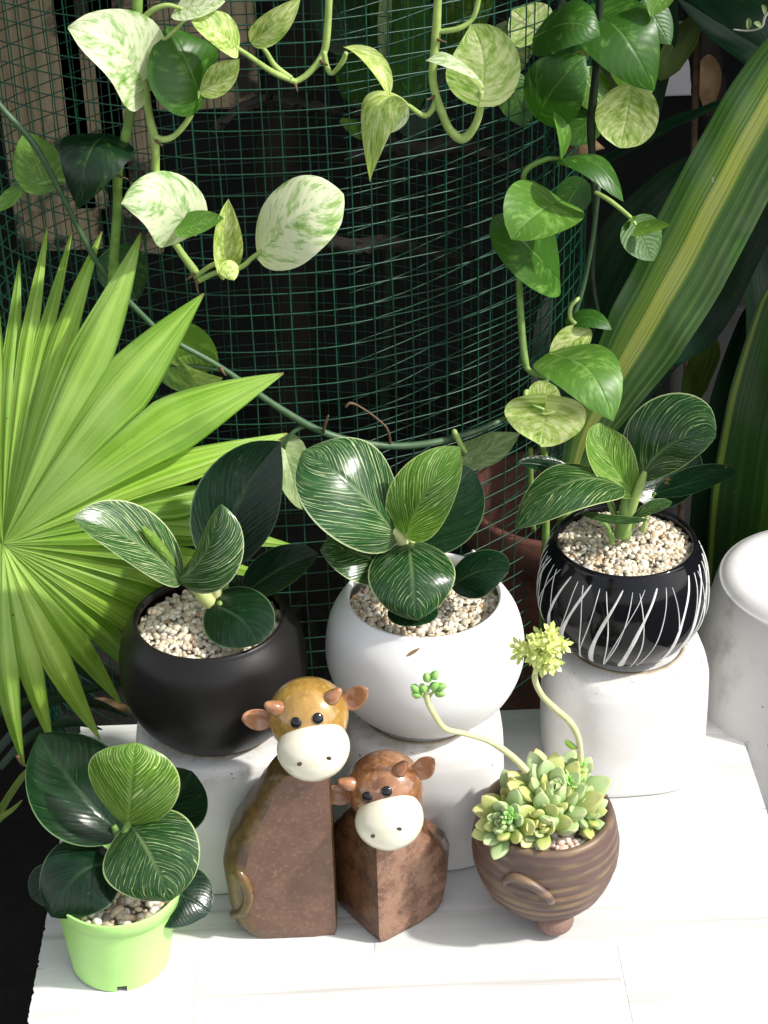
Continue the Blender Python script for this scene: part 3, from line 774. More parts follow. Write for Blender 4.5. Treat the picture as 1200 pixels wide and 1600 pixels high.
def rosette(c, axis, rad, nleaf, mats, seed, wfac=.30, core=True, spread=(78, 12)):
    c = Vector(c); ax = Vector(axis).normalized(); q = ax.to_track_quat('Z', 'Y').to_matrix().to_4x4()
    rg = random.Random(seed)
    stem = tube('rosette_stem', [(c-ax*rad*.55, rad*.16), (c, rad*.14), (c+ax*rad*.15, rad*.05)], M['su_green'], sc, 8, 2)
    base = []
    for mi, m in enumerate(mats):
        vs, fs, uv = succ_mesh(1, wfac*.82, .25)
        me = bpy.data.meshes.new('leaf'); me.from_pydata(vs, [], fs); me.materials.append(M[m])
        l = me.uv_layers.new(name='UVMap')
        for lp in me.loops: l.data[lp.index].uv = uv[lp.vertex_index]
        me.polygons.foreach_set('use_smooth', [True]*len(me.polygons)); base.append(me)
    for i in range(nleaf):
        t = i/max(1, nleaf-1)                    # 0 outer .. 1 inner
        az = i*2.39996+rg.uniform(-.15, .15)
        el = R(90-(spread[0]+(spread[1]-spread[0])*t) + rg.uniform(-7, 7))
        ln = rad*(1-.62*t)*rg.uniform(.88, 1.1)
        mi = 0 if rg.random() > .55*(1-t) or len(mats) < 2 else 1
        o = bpy.data.objects.new('leaf', base[mi]); COL.objects.link(o); o.parent = stem
        off = ax*rad*(.22*t-.12)
        mt = Matrix.Translation(c+off) @ q @ Matrix.Rotation(az, 4, 'Z') @ Matrix.Rotation(el, 4, 'X') @ Matrix.Translation((0, rad*.05, 0)) @ Matrix.Diagonal((ln*rg.uniform(.9, 1.1), ln, ln*rg.uniform(.9, 1.15), 1))
        o.matrix_local = mt
rosette(P(862, 1256, -.084), (.05, -.34, 1), .044, 46, ('su_green', 'su_yellow'), 2, .25)
rosette(P(808, 1262, -.085), (-.35, -.4, .9), .032, 22, ('su_yellow', 'su_green'), 12, .26)
rosette(P(792, 1288, -.108), (-.45, -.75, .75), .028, 26, ('su_green', 'su_yellow'), 3, .26)
rosette(P(912, 1272, -.096), (.5, -.6, .75), .022, 22, ('su_green', 'su_yellow'), 4, .27)
rosette(P(848, 1288, -.110), (-.1, -.8, .6), .025, 16, ('su_yellow', 'su_green'), 6, .32)
rosette(P(905, 1215, -.070), (.35, -.2, 1), .020, 16, ('su_green',), 7, .30)
rosette(P(906, 1196, -.070), (.2, -.2, 1), .0085, 12, ('su_fresh',), 8, .36)
rosette(P(893, 1222, -.082), (.1, -.5, .9), .010, 14, ('su_fresh',), 9, .36)
rosette(P(797, 1276, -.122), (-.2, -.75, .6), .0075, 12, ('su_fresh',), 10, .36)

def bud(parent, c, ax, L, openf):
    ax = Vector(ax).normalized(); q = ax.to_track_quat('Z', 'Y').to_matrix()
    x, y = q @ Vector((1, 0, 0)), q @ Vector((0, 1, 0))
    vs, fs = [], []
    prof = [(.06, 0), (.26, .12), (.34, .38), (.30, .62), (.16, .86), (.02, .95)]
    ns = 10
    for r, z in prof:
        for k in range(ns):
            a = 2*math.pi*k/ns; rr = r*(1+.16*math.cos(5*a))
            vs.append(c + (x*math.cos(a)+y*math.sin(a))*rr*L + ax*z*L)
    for j in range(len(prof)-1):
        for k in range(ns):
            fs.append((j*ns+k, j*ns+(k+1) % ns, (j+1)*ns+(k+1) % ns, (j+1)*ns+k))
    if openf:                                    # five pointed petals
        for k in range(5):
            a = 2*math.pi*k/5; e = x*math.cos(a)+y*math.sin(a); s = ax.cross(e)
            b0 = len(vs); o = c+ax*L*.5
            vs += [o+e*L*.12-s*L*.16, o+e*L*.12+s*L*.16, o+e*L*.42+s*L*.17+ax*L*.34, o+e*L*.42-s*L*.17+ax*L*.34, o+e*L*.58+ax*L*.50, o+e*L*.36+ax*L*.24]
            fs += [(b0, b0+1, b0+5), (b0+1, b0+2, b0+5), (b0+3, b0, b0+5), (b0+2, b0+4, b0+5), (b0+4, b0+3, b0+5)]
    return mk('flower' if openf else 'bud', vs, fs, M['flower'] if openf else M['su_fresh'], parent)
f1 = ST_(sc, [(822, 1204, -.085, 6), (800, 1182, -.090, 5.5), (765, 1158, -.100, 5), (725, 1146, -.108, 4.6), (695, 1138, -.112, 4.6), (676, 1112, -.112, 5), (667, 1090, -.110, 5), (668, 1072, -.108, 3.5)], 'stem_pink', 'flower_stem', 10, 8)
for (bx, by, dx, dy) in ((655, 1085, -1, .1), (652, 1078, -1, .8), (669, 1062, -.4, 1), (678, 1058, .4, 1), (676, 1074, .7, .6), (686, 1074, 1, .3), (663, 1078, -.4, .7), (684, 1082, 1, -.3)):
    p = P(bx, by, -.110); bud(f1, p-camvec((dx, dy, .5))*.002, camvec((dx, dy, .5)), .0080, False)
for (bx, by) in ((657, 1084), (684, 1078)):
    ST_(f1, [(667, 1094, -.110, 2.6), ((667+bx)/2, by+5, -.110, 2.2), (bx, by, -.110, 1.8)], 'stem_pale', 'pedicel', 6, 4)
f2 = ST_(sc, [(907, 1190, -.070, 6), (904, 1155, -.072, 5.5), (890, 1128, -.076, 5.2), (866, 1106, -.082, 5), (846, 1085, -.086, 4.8), (836, 1062, -.086, 4.6), (838, 1045, -.085, 4.2), (842, 1022, -.085, 3.4)], 'stem_pink', 'flower_stem', 10, 8)
rg = random.Random(3)
for (cx_, cy_, rad) in ((825, 1017, 17), (861, 1002, 21), (852, 1030, 16), (842, 1015, 14)):
    ST_(f2, [(841, 1042, -.085, 2.6), ((841+cx_)/2, (1042+cy_)/2+3, -.086, 2.3), (cx_, cy_, -.087, 2)], 'stem_pale', 'pedicel', 6, 4)
    for k in range(7):
        a = k*2.4+rg.random(); rr = rad*math.sqrt((k+.4)/7)
        dx, dy = rr*math.cos(a), rr*math.sin(a)
        p = P(cx_+dx*.8, cy_-dy*.8, -.088-rg.random()*.008)
        bud(f2, p-camvec((dx/rad, dy/rad, .9))*.003, camvec((dx/rad, dy/rad, .9)), .0102, True)
for (a, b) in (((884, 1158), (902, 1168)),):
    LF(sc, (903, 1170, -.072), (883, 1157, -.076), 6, 'bk_lime', (0, .4, 1), None, 'oval', curl=-1.2, name='bract')

# ------------------------------------------------------------------ ceramic cow figures
def cow(corner, rot, H, rfun, mats, head_px, headY, roll, turn, hs, label, tail, earmats='cow_ear', topshift=(0, 0)):
    root = thing('cow_figurine', (corner[0], corner[1], 0), label, 'figurine', 'pair of ceramic cow figurines')
    ca, sa = math.cos(rot), math.sin(rot)
    rows = 26; vs, fs, mi = [], [], []
    f = .30
    sec = []                                     # unit section: corner at origin, flat faces to -x and +y
    for t in (0, .06, .25, .50, .78): sec.append((-t, 0, 0 if t else 0))
    for k in range(1, 5):                        # fillet to the curved back
        a = k/5*math.pi/2; sec.append((-(.80+.18*math.sin(a)), .20*(1-math.cos(a)), 1))
    for k in range(9):
        a = k/8*math.pi/2; sec.append((-(.98*math.cos(a)**.75) if k < 8 else -.22, .22+.76*math.sin(a)**.85 if k < 8 else .98, 1))
    for t in (.80, .55, .3, .08): sec.append((0 if t < .8 else -.03, t, 2))
    ns = len(sec)
    for j in range(rows+1):
        t = j/rows; z = H*t; r = rfun(t)
        inset = .004*max(0, 1-t*14)              # rounded foot
        for (x, y, s) in sec:
            k = (r-inset)
            lx, ly = x*k, y*k
            if abs(x)+abs(y) < .07: lx -= .0012; ly += .0012
            lx += topshift[0]*t*t - inset*.3; ly += topshift[1]*t*t + inset*.5
            vs.append((corner[0]+lx*ca-ly*sa, corner[1]+lx*sa+ly*ca, z+.0004))
    for j in range(rows):
        for k in range(ns):
            k2 = (k+1) % ns
            fs.append((j*ns+k, j*ns+k2, (j+1)*ns+k2, (j+1)*ns+k))
            flat = (sec[k][2] == 0 and sec[k2][2] == 0 and k2 != 0)
            side = (sec[k][2] == 2 or k2 == 0)
            mi.append(0 if flat else (1 if not side else 2))
    fs.append(tuple(range(rows*ns, (rows+1)*ns))); mi.append(1)
    fs.append(tuple(range(ns))[::-1]); mi.append(1)
    b = mk('body', vs, fs, [M[m] for m in mats[:3]], root, None, True, mi)
    b.data.set_sharp_from_angle(angle=R(50))
    # head
    c = P(head_px[0], head_px[1], headY)
    fy = Vector((math.sin(turn), -math.cos(turn), 0)); upv = Vector((0, 0, 1)); rx = upv.cross(fy)*-1
    rx = Vector((math.cos(turn), math.sin(turn), 0))
    rx, upv = rx*math.cos(roll)+upv*math.sin(roll), upv*math.cos(roll)-rx*math.sin(roll)
    tilt = R(6); fy, upv = fy*math.cos(tilt)-upv*math.sin(tilt), upv*math.cos(tilt)+fy*math.sin(tilt)
    def hp(x, y, z): return c + (rx*x + fy*y + upv*z)*hs
    def skull(x, y, z):
        k = 1-.10*max(0, -z)+.02*z
        return (x*k, y*(1+.12*max(0, -z)), z*(1.12 if z < 0 else .98))
    h = ellipsoid('head', c, (rx*.0275*hs, fy*.0265*hs, upv*.0275*hs), M[mats[3]], root, 4, skull)
    def muz(x, y, z): return (x*(1+.05*z), y, z*(1.0 if z < 0 else .92))
    m = ellipsoid('muzzle', hp(0, .0235, -.0080), (rx*.0245*hs, fy*.0205*hs, upv*.0225*hs), M['cow_cream'], root, 4, muz)
    def on_muz(x, z):                            # a point on the muzzle's front
        k = max(0.0, 1-(x/.0245)**2-(z/.0225)**2)**.5
        return hp(x, .0235+.0205*k, -.0080+z)
    for s in (-1, 1):
        nrm = (fy*.9-upv*.1+rx*s*.2).normalized()
        ellipsoid('nostril', on_muz(s*.0096, .0065), (rx*.0019*hs, nrm*.0005*hs, upv*.0019*hs), M['nostril'], m, 2)
        # eyes on the skull
        ex, ez = s*.0074, .0160
        ey = .0265*max(0, 1-(ex/.028)**2-(ez/.028)**2)**.5
        p = hp(ex, ey+.0002, ez); nn = (rx*ex/.028**2+fy*ey/.0265**2+upv*ez/.028**2).normalized()
        t1 = nn.cross(upv).normalized(); t2 = nn.cross(t1)
        ellipsoid('eye', p, (t1*.0037*hs, t2*.0039*hs, nn*.0016*hs), M['black_gloss'], root, 3)
        # horns
        d0 = (rx*s*.62+upv*.72+fy*.30).normalized()
        d1 = (rx*s*.70+upv*.70+fy*.15).normalized()
        b0 = hp(s*.0175, .007, .0185)
        tube('horn', [(b0-d0*.004*hs, .0058*hs), (b0+d0*.003*hs, .0052*hs), (b0+d1*.008*hs, .0034*hs), (b0+d1*.0108*hs, .0018*hs), (b0+d1*.0115*hs, .0003*hs)], M[earmats], root, 14, 5)
        # ears: a cupped spoon with a thick rim
        ed = (rx*s*.95+upv*(.22 if s > 0 else .02)+fy*.12).normalized(); en = (fy*.85+upv*.35).normalized(); en = (en-ed*en.dot(ed)).normalized(); es = ed.cross(en)
        e0 = hp(s*.0225, .001, .006)
        vs, fs = [], []; nv, ns2 = 12, 14
        for j in range(nv+1):
            t = j/nv; wd = .0080*(.46+.54*math.sin(min(1, t/.5)*math.pi/2)) if t < .5 else .0080*max(0, 1-((t-.5)/.5)**2.0)**.65
            th = .0030*(1 if t < .8 else max(.1, 1-((t-.8)/.2)**2*.85))
            cc = e0+ed*.0215*hs*t+upv*.006*hs*t*t
            for k in range(ns2):
                a = 2*math.pi*k/ns2; x = math.cos(a); z = math.sin(a)
                zz = th*z
                if z > 0: zz = th*z - (.0052)*math.sin(math.pi*min(1, t*1.1))*(1-abs(x)**2.2)
                vs.append(cc+(es*wd*x+en*zz)*hs)
        for j in range(nv):
            for k in range(ns2):
                k2 = (k+1) % ns2; fs.append((j*ns2+k, j*ns2+k2, (j+1)*ns2+k2, (j+1)*ns2+k))
        fs.append(tuple(range(ns2))[::-1]); fs.append(tuple(range(nv*ns2, (nv+1)*ns2)))
        mk('ear', vs, fs, M[earmats], root)
    if tail:
        tube('tail', [(P(x, y, Y), r) for x, y, Y, r in tail], M[mats[1]], root, 10, 6)
    return root
def r1(t):
    ks = [(0, .0685), (.06, .0745), (.2, .0785), (.42, .0805), (.55, .076), (.7, .065), (.85, .0525), (.97, .043), (1, .036)]
    for (a, b), (c, d) in zip(ks, ks[1:]):
        if a <= t <= c: q = (t-a)/(c-a); q = q*q*(3-2*q)*.5+q*.5; return b+(d-b)*q
    return .04
cow((-.037, -.111), 0.0, .150, r1, ('cow_flat1', 'cow_dark', 'cow_dark', 'cow_head1'), (482, 1119), -.092, R(8), R(4), 1.0, 'taller ceramic cow with honey brown glazed head', [(360, 1345, -.095, .003), (372, 1362, -.108, .0038), (385, 1382, -.111, .0040), (388, 1405, -.1115, .0040), (380, 1424, -.1105, .0038), (364, 1428, -.103, .003)])
def r2(t): return r1(t)*.97
cow((-.008, -.121), R(-56), .100, r2, ('cow_dark2', 'cow_dark2', 'cow_flat2', 'cow_head2'), (602, 1231), -.090, R(20), R(-4), .98, 'shorter ceramic cow with rust brown tilted head', None, 'cow_ear')

# ------------------------------------------------------------------ concrete planter at the right
pc = P(1288, 900, .17)
PLc = (pc.x, .17, GZ)
pl = thing('concrete_planter', PLc, 'pale round concrete planter beside the table', 'planter')
zt = pc.z-GZ
pprof = [(.10, .002), (.115, .01), (.135, zt*.3), (.132, zt*.55), (.105, zt*.82), (.088, zt-.014), (.083, zt-.003), (.074, zt+.001), (.064, zt-.004), (.056, zt-.016), (.046, zt-.04), (.001, zt-.055)]
lathe('pot', smooth_prof(pprof, 4), PLc, M['concrete'], pl, 72, wob=.006)

# ------------------------------------------------------------------ green wire mesh cage
CC = P(441, 400, .46); CR = .272
cage = thing('wire_cage', (CC.x, CC.y, GZ), 'tall round cage of green wire mesh behind the pots', 'cage')
ring_v, ring_f, ring_uv = [], [], []
nseg, wr = 120, .00058
for i in range(nseg):
    a = 2*math.pi*i/nseg
    for k in range(5):
        b = 2*math.pi*k/5; r = CR*(1+.010*math.sin(3*a+1)+.006*math.sin(7*a+.4)+.003*math.sin(17*a))+wr*math.cos(b)
        ring_v.append((r*math.cos(a), r*math.sin(a), wr*math.sin(b)))
for i in range(nseg):
    for k in range(5):
        i2, k2 = (i+1) % nseg, (k+1) % 5
        ring_f.append((i*5+k, i2*5+k, i2*5+k2, i*5+k2))
rme = bpy.data.meshes.new('ring_wire'); rme.from_pydata(ring_v, [], ring_f); rme.materials.append(M['wire']); rme.polygons.foreach_set('use_smooth', [True]*len(rme.polygons))
def cage_r(a): return CR*(1+.010*math.sin(3*a+1)+.006*math.sin(7*a+.4)+.003*math.sin(17*a))
CELL = .0157; ZT = .80
rg = random.Random(11)
k = 0; z = .02
while z < ZT-GZ:
    o = bpy.data.objects.new('ring_wire', rme); COL.objects.link(o); o.parent = cage
    o.location = (rg.uniform(-.0015, .0015), rg.uniform(-.0015, .0015), z+rg.uniform(-.0012, .0012))
    o.rotation_euler = (rg.uniform(-.006, .006), rg.uniform(-.006, .006)+.01, rg.uniform(-.01, .01)); s = 1+rg.uniform(-.003, .003)+.004*math.sin(z*6)
    o.scale = (s, s*(1+rg.uniform(-.003, .003)), 1); z += CELL
nvw = int(2*math.pi*CR/CELL); hgt = ZT-GZ
vme = []
for q in range(4):
    pts = [(Vector((rg.uniform(-.0012, .0012), rg.uniform(-.0012, .0012), hgt*i/12)), wr) for i in range(13)]
    vs, fs, uv = tube_data(pts, 5, 2)
    me = bpy.data.meshes.new('upright_wire'); me.from_pydata([tuple(v) for v in vs], [], fs); me.materials.append(M['wire']); vme.append(me)
for i in range(nvw):
    a = 2*math.pi*i/nvw
    o = bpy.data.objects.new('upright_wire', vme[i % 4]); COL.objects.link(o); o.parent = cage
    o.location = ((cage_r(a)-.0012)*math.cos(a), (cage_r(a)-.0012)*math.sin(a), 0); o.rotation_euler = (rg.uniform(-.002, .002), rg.uniform(-.002, .002), rg.uniform(0, 6))
# the overlapping inner turn of the mesh roll, on the right-hand side
for q in range(int((ZT-GZ)/CELL)):
    zz = .012+q*CELL
    pts = [(Vector(((CR-.045-.02*math.sin(t*1.2))*math.cos(R(-75)+t*.36), (CR-.045-.02*math.sin(t*1.2))*math.sin(R(-75)+t*.36), zz+.002*math.sin(t*2+q))), wr) for t in [0, .6, 1.2, 1.8, 2.4, 3.0, 3.6, 4.2]]
    vs, fs, uv = tube_data(pts, 4, 3)
    o = mk('inner_wire', [(v[0]+CC.x, v[1]+CC.y, v[2]+GZ) for v in vs], fs, M['wire'], cage)

# ------------------------------------------------------------------ what stands in and behind the cage
def trunk(name, pts, mat, label, cat, group=None, sides=14):
    vs, fs, uv = tube_data(pts, sides, 8)
    rg2 = random.Random(len(label)); vs = [v+Vector((rg2.uniform(-1, 1), rg2.uniform(-1, 1), rg2.uniform(-1, 1)))*.0025 for v in vs]
    return tag(mk(name, vs, fs, M[mat], None, uv), label, cat, group)
def PR(x, y, Y, r): return (P(x, y, Y), r)
def plank(x0, x1, Y, zt_, label, lean=0.0):
    p0 = P(x0, 200, Y); p1 = P(x1, 200, Y)
    vs, fs = box_data((p0.x, Y, GZ), (p1.x, Y+.022, zt_), .003)
    vs = [Vector((v[0]+lean*(v[2]-GZ), v[1], v[2])) for v in vs]
    return tag(mk('timber_board', vs, fs, M['timber'], None, None, False), label, 'board', 'old boards behind the cage')
for (xa, xb, yb, lab) in ((30, 112, 395, 'weathered tan board at the far left on the wall behind the cage'), (118, 172, 330, 'weathered tan board on the wall, second from the left behind the cage'), (176, 214, 400, 'narrow weathered tan board on the wall behind the thick vine stem')):
    q0, q1 = P(xa, yb, 1.52), P(xb, -60, 1.52)
    tag(box('wall_board', (q0.x, 1.52, q0.z), (q1.x, 1.5495, q1.z), M['timber'], None, .004), lab, 'board', 'old boards behind the cage')
q0, q1 = P(245, 175, 1.52), P(392, -60, 1.52)
tag(box('wooden_hatch', (q0.x, 1.52, q0.z), (q1.x, 1.5495, q1.z), M['timber'], None, .004), 'weathered tan wooden hatch on the dark wall behind the cage', 'hatch')
trunk('tree_trunk', [PR(470, 900, .95, .04), PR(462, 500, .95, .036), PR(440, 250, .97, .032), PR(475, 40, 1.0, .03), PR(480, -120, 1.0, .028)], 'bark', 'dark tree trunk standing behind the wire cage', 'tree trunk')
trunk('fallen_branch', [PR(440, 392, .40, .004), PR(500, 380, .40, .006), PR(560, 386, .42, .007), PR(610, 378, .46, .006), PR(690, 402, .52, .004), PR(740, 400, .56, .003)], 'bark', 'dead branch lying across the inside of the cage, lower one', 'branch', 'dead branches in the cage')
trunk('fallen_branch', [PR(540, 250, .5, .005), PR(600, 232, .5, .008), PR(660, 236, .5, .009), PR(720, 228, .52, .007), PR(800, 262, .56, .005)], 'bark', 'dead branch inside the cage, upper one at its right', 'branch', 'dead branches in the cage')
trunk('fallen_branch', [PR(330, 205, .48, .003), PR(400, 160, .5, .004), PR(470, 165, .52, .004), PR(540, 175, .55, .003), PR(620, 190, .6, .003)], 'bark', 'thin dead branch inside the cage near its top', 'branch', 'dead branches in the cage')
# heap of leaf litter in the cage
hv, hf = [], []
nr, na = 14, 48
for j in range(nr+1):
    for i in range(na):
        r = (CR-.012)*j/nr; a = 2*math.pi*i/na
        hv.append((CC.x+r*math.cos(a), CC.y+r*math.sin(a), -.16+.05*(1-j/nr)+.012*math.sin(a*7+j*2)))
for j in range(nr):
    for i in range(na):
        hf.append((j*na+i, j*na+(i+1) % na, (j+1)*na+(i+1) % na, (j+1)*na+i))
tag(mk('leaf_litter', hv, hf, M['soil']), 'dark heap of leaf litter inside the wire cage', 'litter', kind='stuff')
# clay pot and pale block seen beyond the cage
tp = P(835, 960, .36)
cp = thing('clay_pot', (tp.x+.02, .36, GZ), 'terracotta flower pot in shade behind the right side of the mesh', 'flower pot')
zt = P(835, 800, .33).z-GZ
lathe('pot', smooth_prof([(.05, .001), (.058, .01), (.078, zt-.045), (.080, zt-.04)], 3), (tp.x+.02, .36, GZ), M['terracotta'], cp, 40)
lathe('rim', [(.082, zt-.042), (.088, zt-.04), (.090, zt-.002), (.086, zt), (.080, zt-.002), (.078, zt-.05)], (tp.x+.02, .36, GZ), M['terracotta'], cp, 40)
q0, q1 = P(1030, 152, 1.46), P(1125, 58, 1.46)
tag(box('bright_gap_block', (q0.x, 1.46, q0.z), (q1.x, 1.5495, q1.z), M['pale_wall'], None, .004), 'pale pinkish block added to stand for the bright gap at upper right', 'block')  # added block, stands in for a bright gap between the leaves
q0, q1 = P(1040, 700, .62), P(1150, 480, .62)
tag(box('grey_post', (q0.x, .62, GZ), (q1.x+.05, .70, q1.z), M['grey_wall'], None, .004), 'grey rendered post in shade behind the black pot', 'post')

# ------------------------------------------------------------------ fan palm
HUB = P(4, 850, .035)
palm = thing('fan_palm', (HUB.x-.05, .10, GZ), 'bright green fan palm frond spreading in from the left', 'palm')
tips = [(-380, 760, .06), (-330, 640, .08), (-260, 540, .10), (-180, 470, .10), (-95, 420, .09), (-8, 385, .06), (38, 400, .14), (77, 347, .15), (116, 356, .145), (150, 352, .14), (231, 362, .105), (313, 447, .10), (438, 569, .105), (452, 679, .10), (415, 738, .105), (462, 831, .09), (440, 880, .095), (410, 930, .10), (372, 985, .095), (322, 1035, .09), (262, 1068, .085), (190, 1084, .05), (150, 1142, .02), (78, 1152, .01), (28, 1183, -.01), (-40, 1180, .0), (-110, 1150, .0), (-200, 1100, .02), (-290, 1030, .03), (-350, 940, .04), (-385, 850, .05)]
hx, hy = 4, 850
ang = [math.atan2(hy-t[1], t[0]-hx) for t in tips]
for i, (tx, ty, tY) in enumerate(tips):
    T = P(tx, ty, tY)
    def gap(a, b):
        d = abs(a-b); return min(d, 2*math.pi-d)
    g0 = gap(ang[i], ang[i-1]); g1 = gap(ang[i], ang[(i+1) % len(tips)])
    lpx = math.hypot(tx-hx, ty-hy)
    v0 = .62 if ty < 780 else .55
    hl, hr = [min(math.tan(min(g, .30)/2)*lpx*v0*1.10, 64)*pxm(T) for g in (g0, g1)]
    d = T-HUB; Ln = d.length; tg = d.normalized(); nrm = camvec((0, .1, 1)); s = tg.cross(nrm).normalized(); nn = s.cross(tg).normalized()
    vs, fs, uv = [], [], []; NV = 26
    sag = Vector((0, 0, -1))*(.010 if ty > 700 else .004)
    bend = random.uniform(-.010, .010)
    for j in range(NV+1):
        v = j/NV
        q_ = max(0, (v-v0)/(1-v0)); wv = v/v0 if v < v0 else (1-q_**1.35)
        c = HUB + d*v + nn*(.016*math.sin(math.pi*v)) + sag*max(0, v-.55)*2 + s*bend*max(0, v-v0)**2*4
        for u in (-1, -.8, -.6, -.4, -.2, 0, .2, .4, .6, .8, 1):
            # left side of the leaflet is +angle (towards previous tip)
            hw_ = hl if u < 0 else hr
            x = u*hw_*wv + u*.0006
            zz = (-.50*(abs(u)-.5) + (.13 if int(round(abs(u)*5)) % 2 else -.10))*(hl+hr)*.5*wv*(1 if v < .8 else .6) + (.0009 if u == 0 else 0)
            vs.append(c + s*x + nn*zz); uv.append(((u+1)/2, v))
    for j in range(NV):
        for k in range(10):
            q = j*11+k; fs.append((q, q+1, q+12, q+11))
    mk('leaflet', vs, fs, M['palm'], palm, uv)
ST_(palm, [(4, 850, .038, 9), (-60, 1000, .08, 9), (-110, 1300, .14, 10), (-120, 1750, .2, 11)], 'stem_green', 'petiole')
tube('dry_tip', [(P(28, 1180, -.01), .0022), (P(33, 1192, -.01), .001), (P(43, 1197, -.01), .0008), (P(54, 1196, -.01), .0007)], M['dry'], palm, 6)

# ------------------------------------------------------------------ pothos vines
GV = 'pothos vines hanging round the cage'
def vine(px, label):
    p = P(*px); return thing('pothos_vine', p, label, 'vine', GV)
# vine with big marbled leaves, top left
va = vine((215, -60, .12), 'thick pale vine with cream marbled heart leaves at top left')
ST_(va, [(218, -90, .12, 9), (215, 0, .12, 9), (210, 120, .12, 8.5), (203, 180, .12, 8), (190, 240, .12, 8), (184, 275, .12, 9), (183, 330, .122, 7.5), (176, 430, .125, 7), (172, 500, .13, 6)], 'stem_green', 'stem', 10)
ST_(va, [(214, 60, .118, 7), (226, 135, .112, 7), (234, 185, .112, 6.5), (242, 220, .112, 6.5), (244, 280, .112, 6), (255, 345, .112, 6.5), (280, 390, .112, 6.5), (303, 422, .112, 7), (312, 440, .112, 6)], 'stem_pale', 'stem', 10)
ST_(va, [(240, 212, .11, 5), (255, 218, .11, 5), (275, 210, .11, 4.5), (298, 180, .11, 4.5), (310, 142, .11, 4)], 'stem_pale', 'petiole')
ST_(va, [(310, 438, .11, 5), (340, 425, .108, 4.5), (375, 418, .106, 4.5), (395, 402, .105, 4), (411, 391, .105, 3.5)], 'stem_pale', 'petiole')
ST_(va, [(306, 432, .11, 4), (330, 415, .108, 4), (352, 408, .108, 3)], 'stem_pale', 'petiole')
ST_(va, [(258, 345, .11, 4), (275, 358, .108, 4), (290, 354, .106, 3.5)], 'stem_pale', 'petiole')
ST_(va, [(183, 272, .118, 4), (174, 262, .116, 5), (172, 235, .114, 4)], 'stem_pale', 'petiole')
ST_(va, [(222, 30, .118, 5), (240, 15, .115, 4), (262, 8, .113, 3.5), (285, 14, .112, 3)], 'stem_pale', 'petiole')
ST_(va, [(243, 72, .115, 4), (262, 58, .115, 4), (292, 28, .115, 3)], 'stem_pale', 'petiole')
LF(va, (222, 124, .108), (106, 44, .085), 58, 'po_white', (0, .25, 1), (190, 62, .085), 'heart', curl=.3, fold=.12, wave=.06)
LF(va, (310, 142, .11), (262, 40, .125), 60, 'po_green', (.15, .55, .8), (290, 85, .10), 'heart', curl=-.45)
LF(va, (312, 143, .108), (374, 92, .10), 22, 'po_lime', (.1, .2, 1), (350, 128, .10), 'lance', curl=.4)
LF(va, (363, 69, .10), (299, 33, .095), 30, 'po_lime', (.1, .4, .9), (335, 38, .09), 'heart', curl=.4)
LF(va, (284, 14, .112), (352, 2, .10), 26, 'po_white', (0, .4, .9), (318, 8, .10), 'heart', curl=.3)
LF(va, (292, 352, .106), (189, 318, .08), 50, 'po_white', (-.05, .1, 1), (255, 300, .085), 'heart', curl=-.3, wave=.04)
LF(va, (285, 356, .098), (350, 341, .09), 20, 'po_mid', (.1, .4, .9), None, 'heart', curl=.4)
LF(va, (352, 414, .108), (357, 311, .098), 24, 'po_lime', (.45, .1, .9), (345, 365, .095), 'heart', curl=.6, fold=.2)
LF(va, (355, 412, .10), (366, 438, .092), 14, 'po_lime', (.1, .4, .9), None, 'heart', curl=-.6)
LF(va, (410, 392, .104), (537, 303, .095), 58, 'po_white', (.05, .35, .95), (455, 330, .085), 'round', curl=-.25, wave=.03)
LF(va, (160, 215, .112), (122, 327, .085), 50, 'po_dark', (-.05, .35, .9), (130, 230, .08), 'heart', curl=-.45)
LF(va, (70, 286, .13), (38, 206, .14), 34, 'po_mid', (.1, .2, 1), None, 'heart', curl=.4)
ST_(va, [(172, 240, .115, 3.5), (130, 275, .128, 4), (70, 286, .13, 4), (35, 300, .13, 3.5), (-5, 330, .13, 4)], 'stem_green', 'petiole')
LF(va, (36, 292, .128), (-8, 332, .12), 12, 'po_mid', (.1, .3, 1), None, 'lance', curl=.6)
LF(va, (180, 400, .15), (215, 470, .15), 34, 'po_dark', (0, .3, 1), None, 'heart', curl=.3)
# vine hanging at the top centre
vb = vine((512, -60, .14), 'slim pale vine looping down at the top centre of the cage')
ST_(vb, [(516, -90, .14, 6), (514, 0, .14, 6), (509, 70, .14, 6), (498, 96, .138, 6), (478, 118, .136, 5.5), (461, 128, .135, 5)], 'stem_pale', 'stem', 10)
ST_(vb, [(462, 128, .134, 5), (425, 112, .125, 4.5), (390, 88, .112, 4), (362, 69, .102, 3.5)], 'stem_pale', 'petiole')
ST_(vb, [(455, 122, .132, 4), (430, 103, .13, 4), (415, 80, .128, 3.5), (400, 64, .126, 3)], 'stem_pale', 'petiole')
ST_(vb, [(506, 80, .138, 4.5), (512, 108, .136, 4.5), (520, 114, .135, 4), (534, 98, .132, 4), (541, 82, .13, 4)], 'stem_pale', 'petiole')
LF(vb, (392, 67, .125), (470, -4, .12), 22, 'po_lime', (.5, .1, .85), (425, 45, .11), 'lance', curl=.9)
LF(vb, (538, 74, .128), (608, 150, .10), 19, 'po_lime', (.4, .4, .8), (588, 85, .10), 'oval', curl=.9)
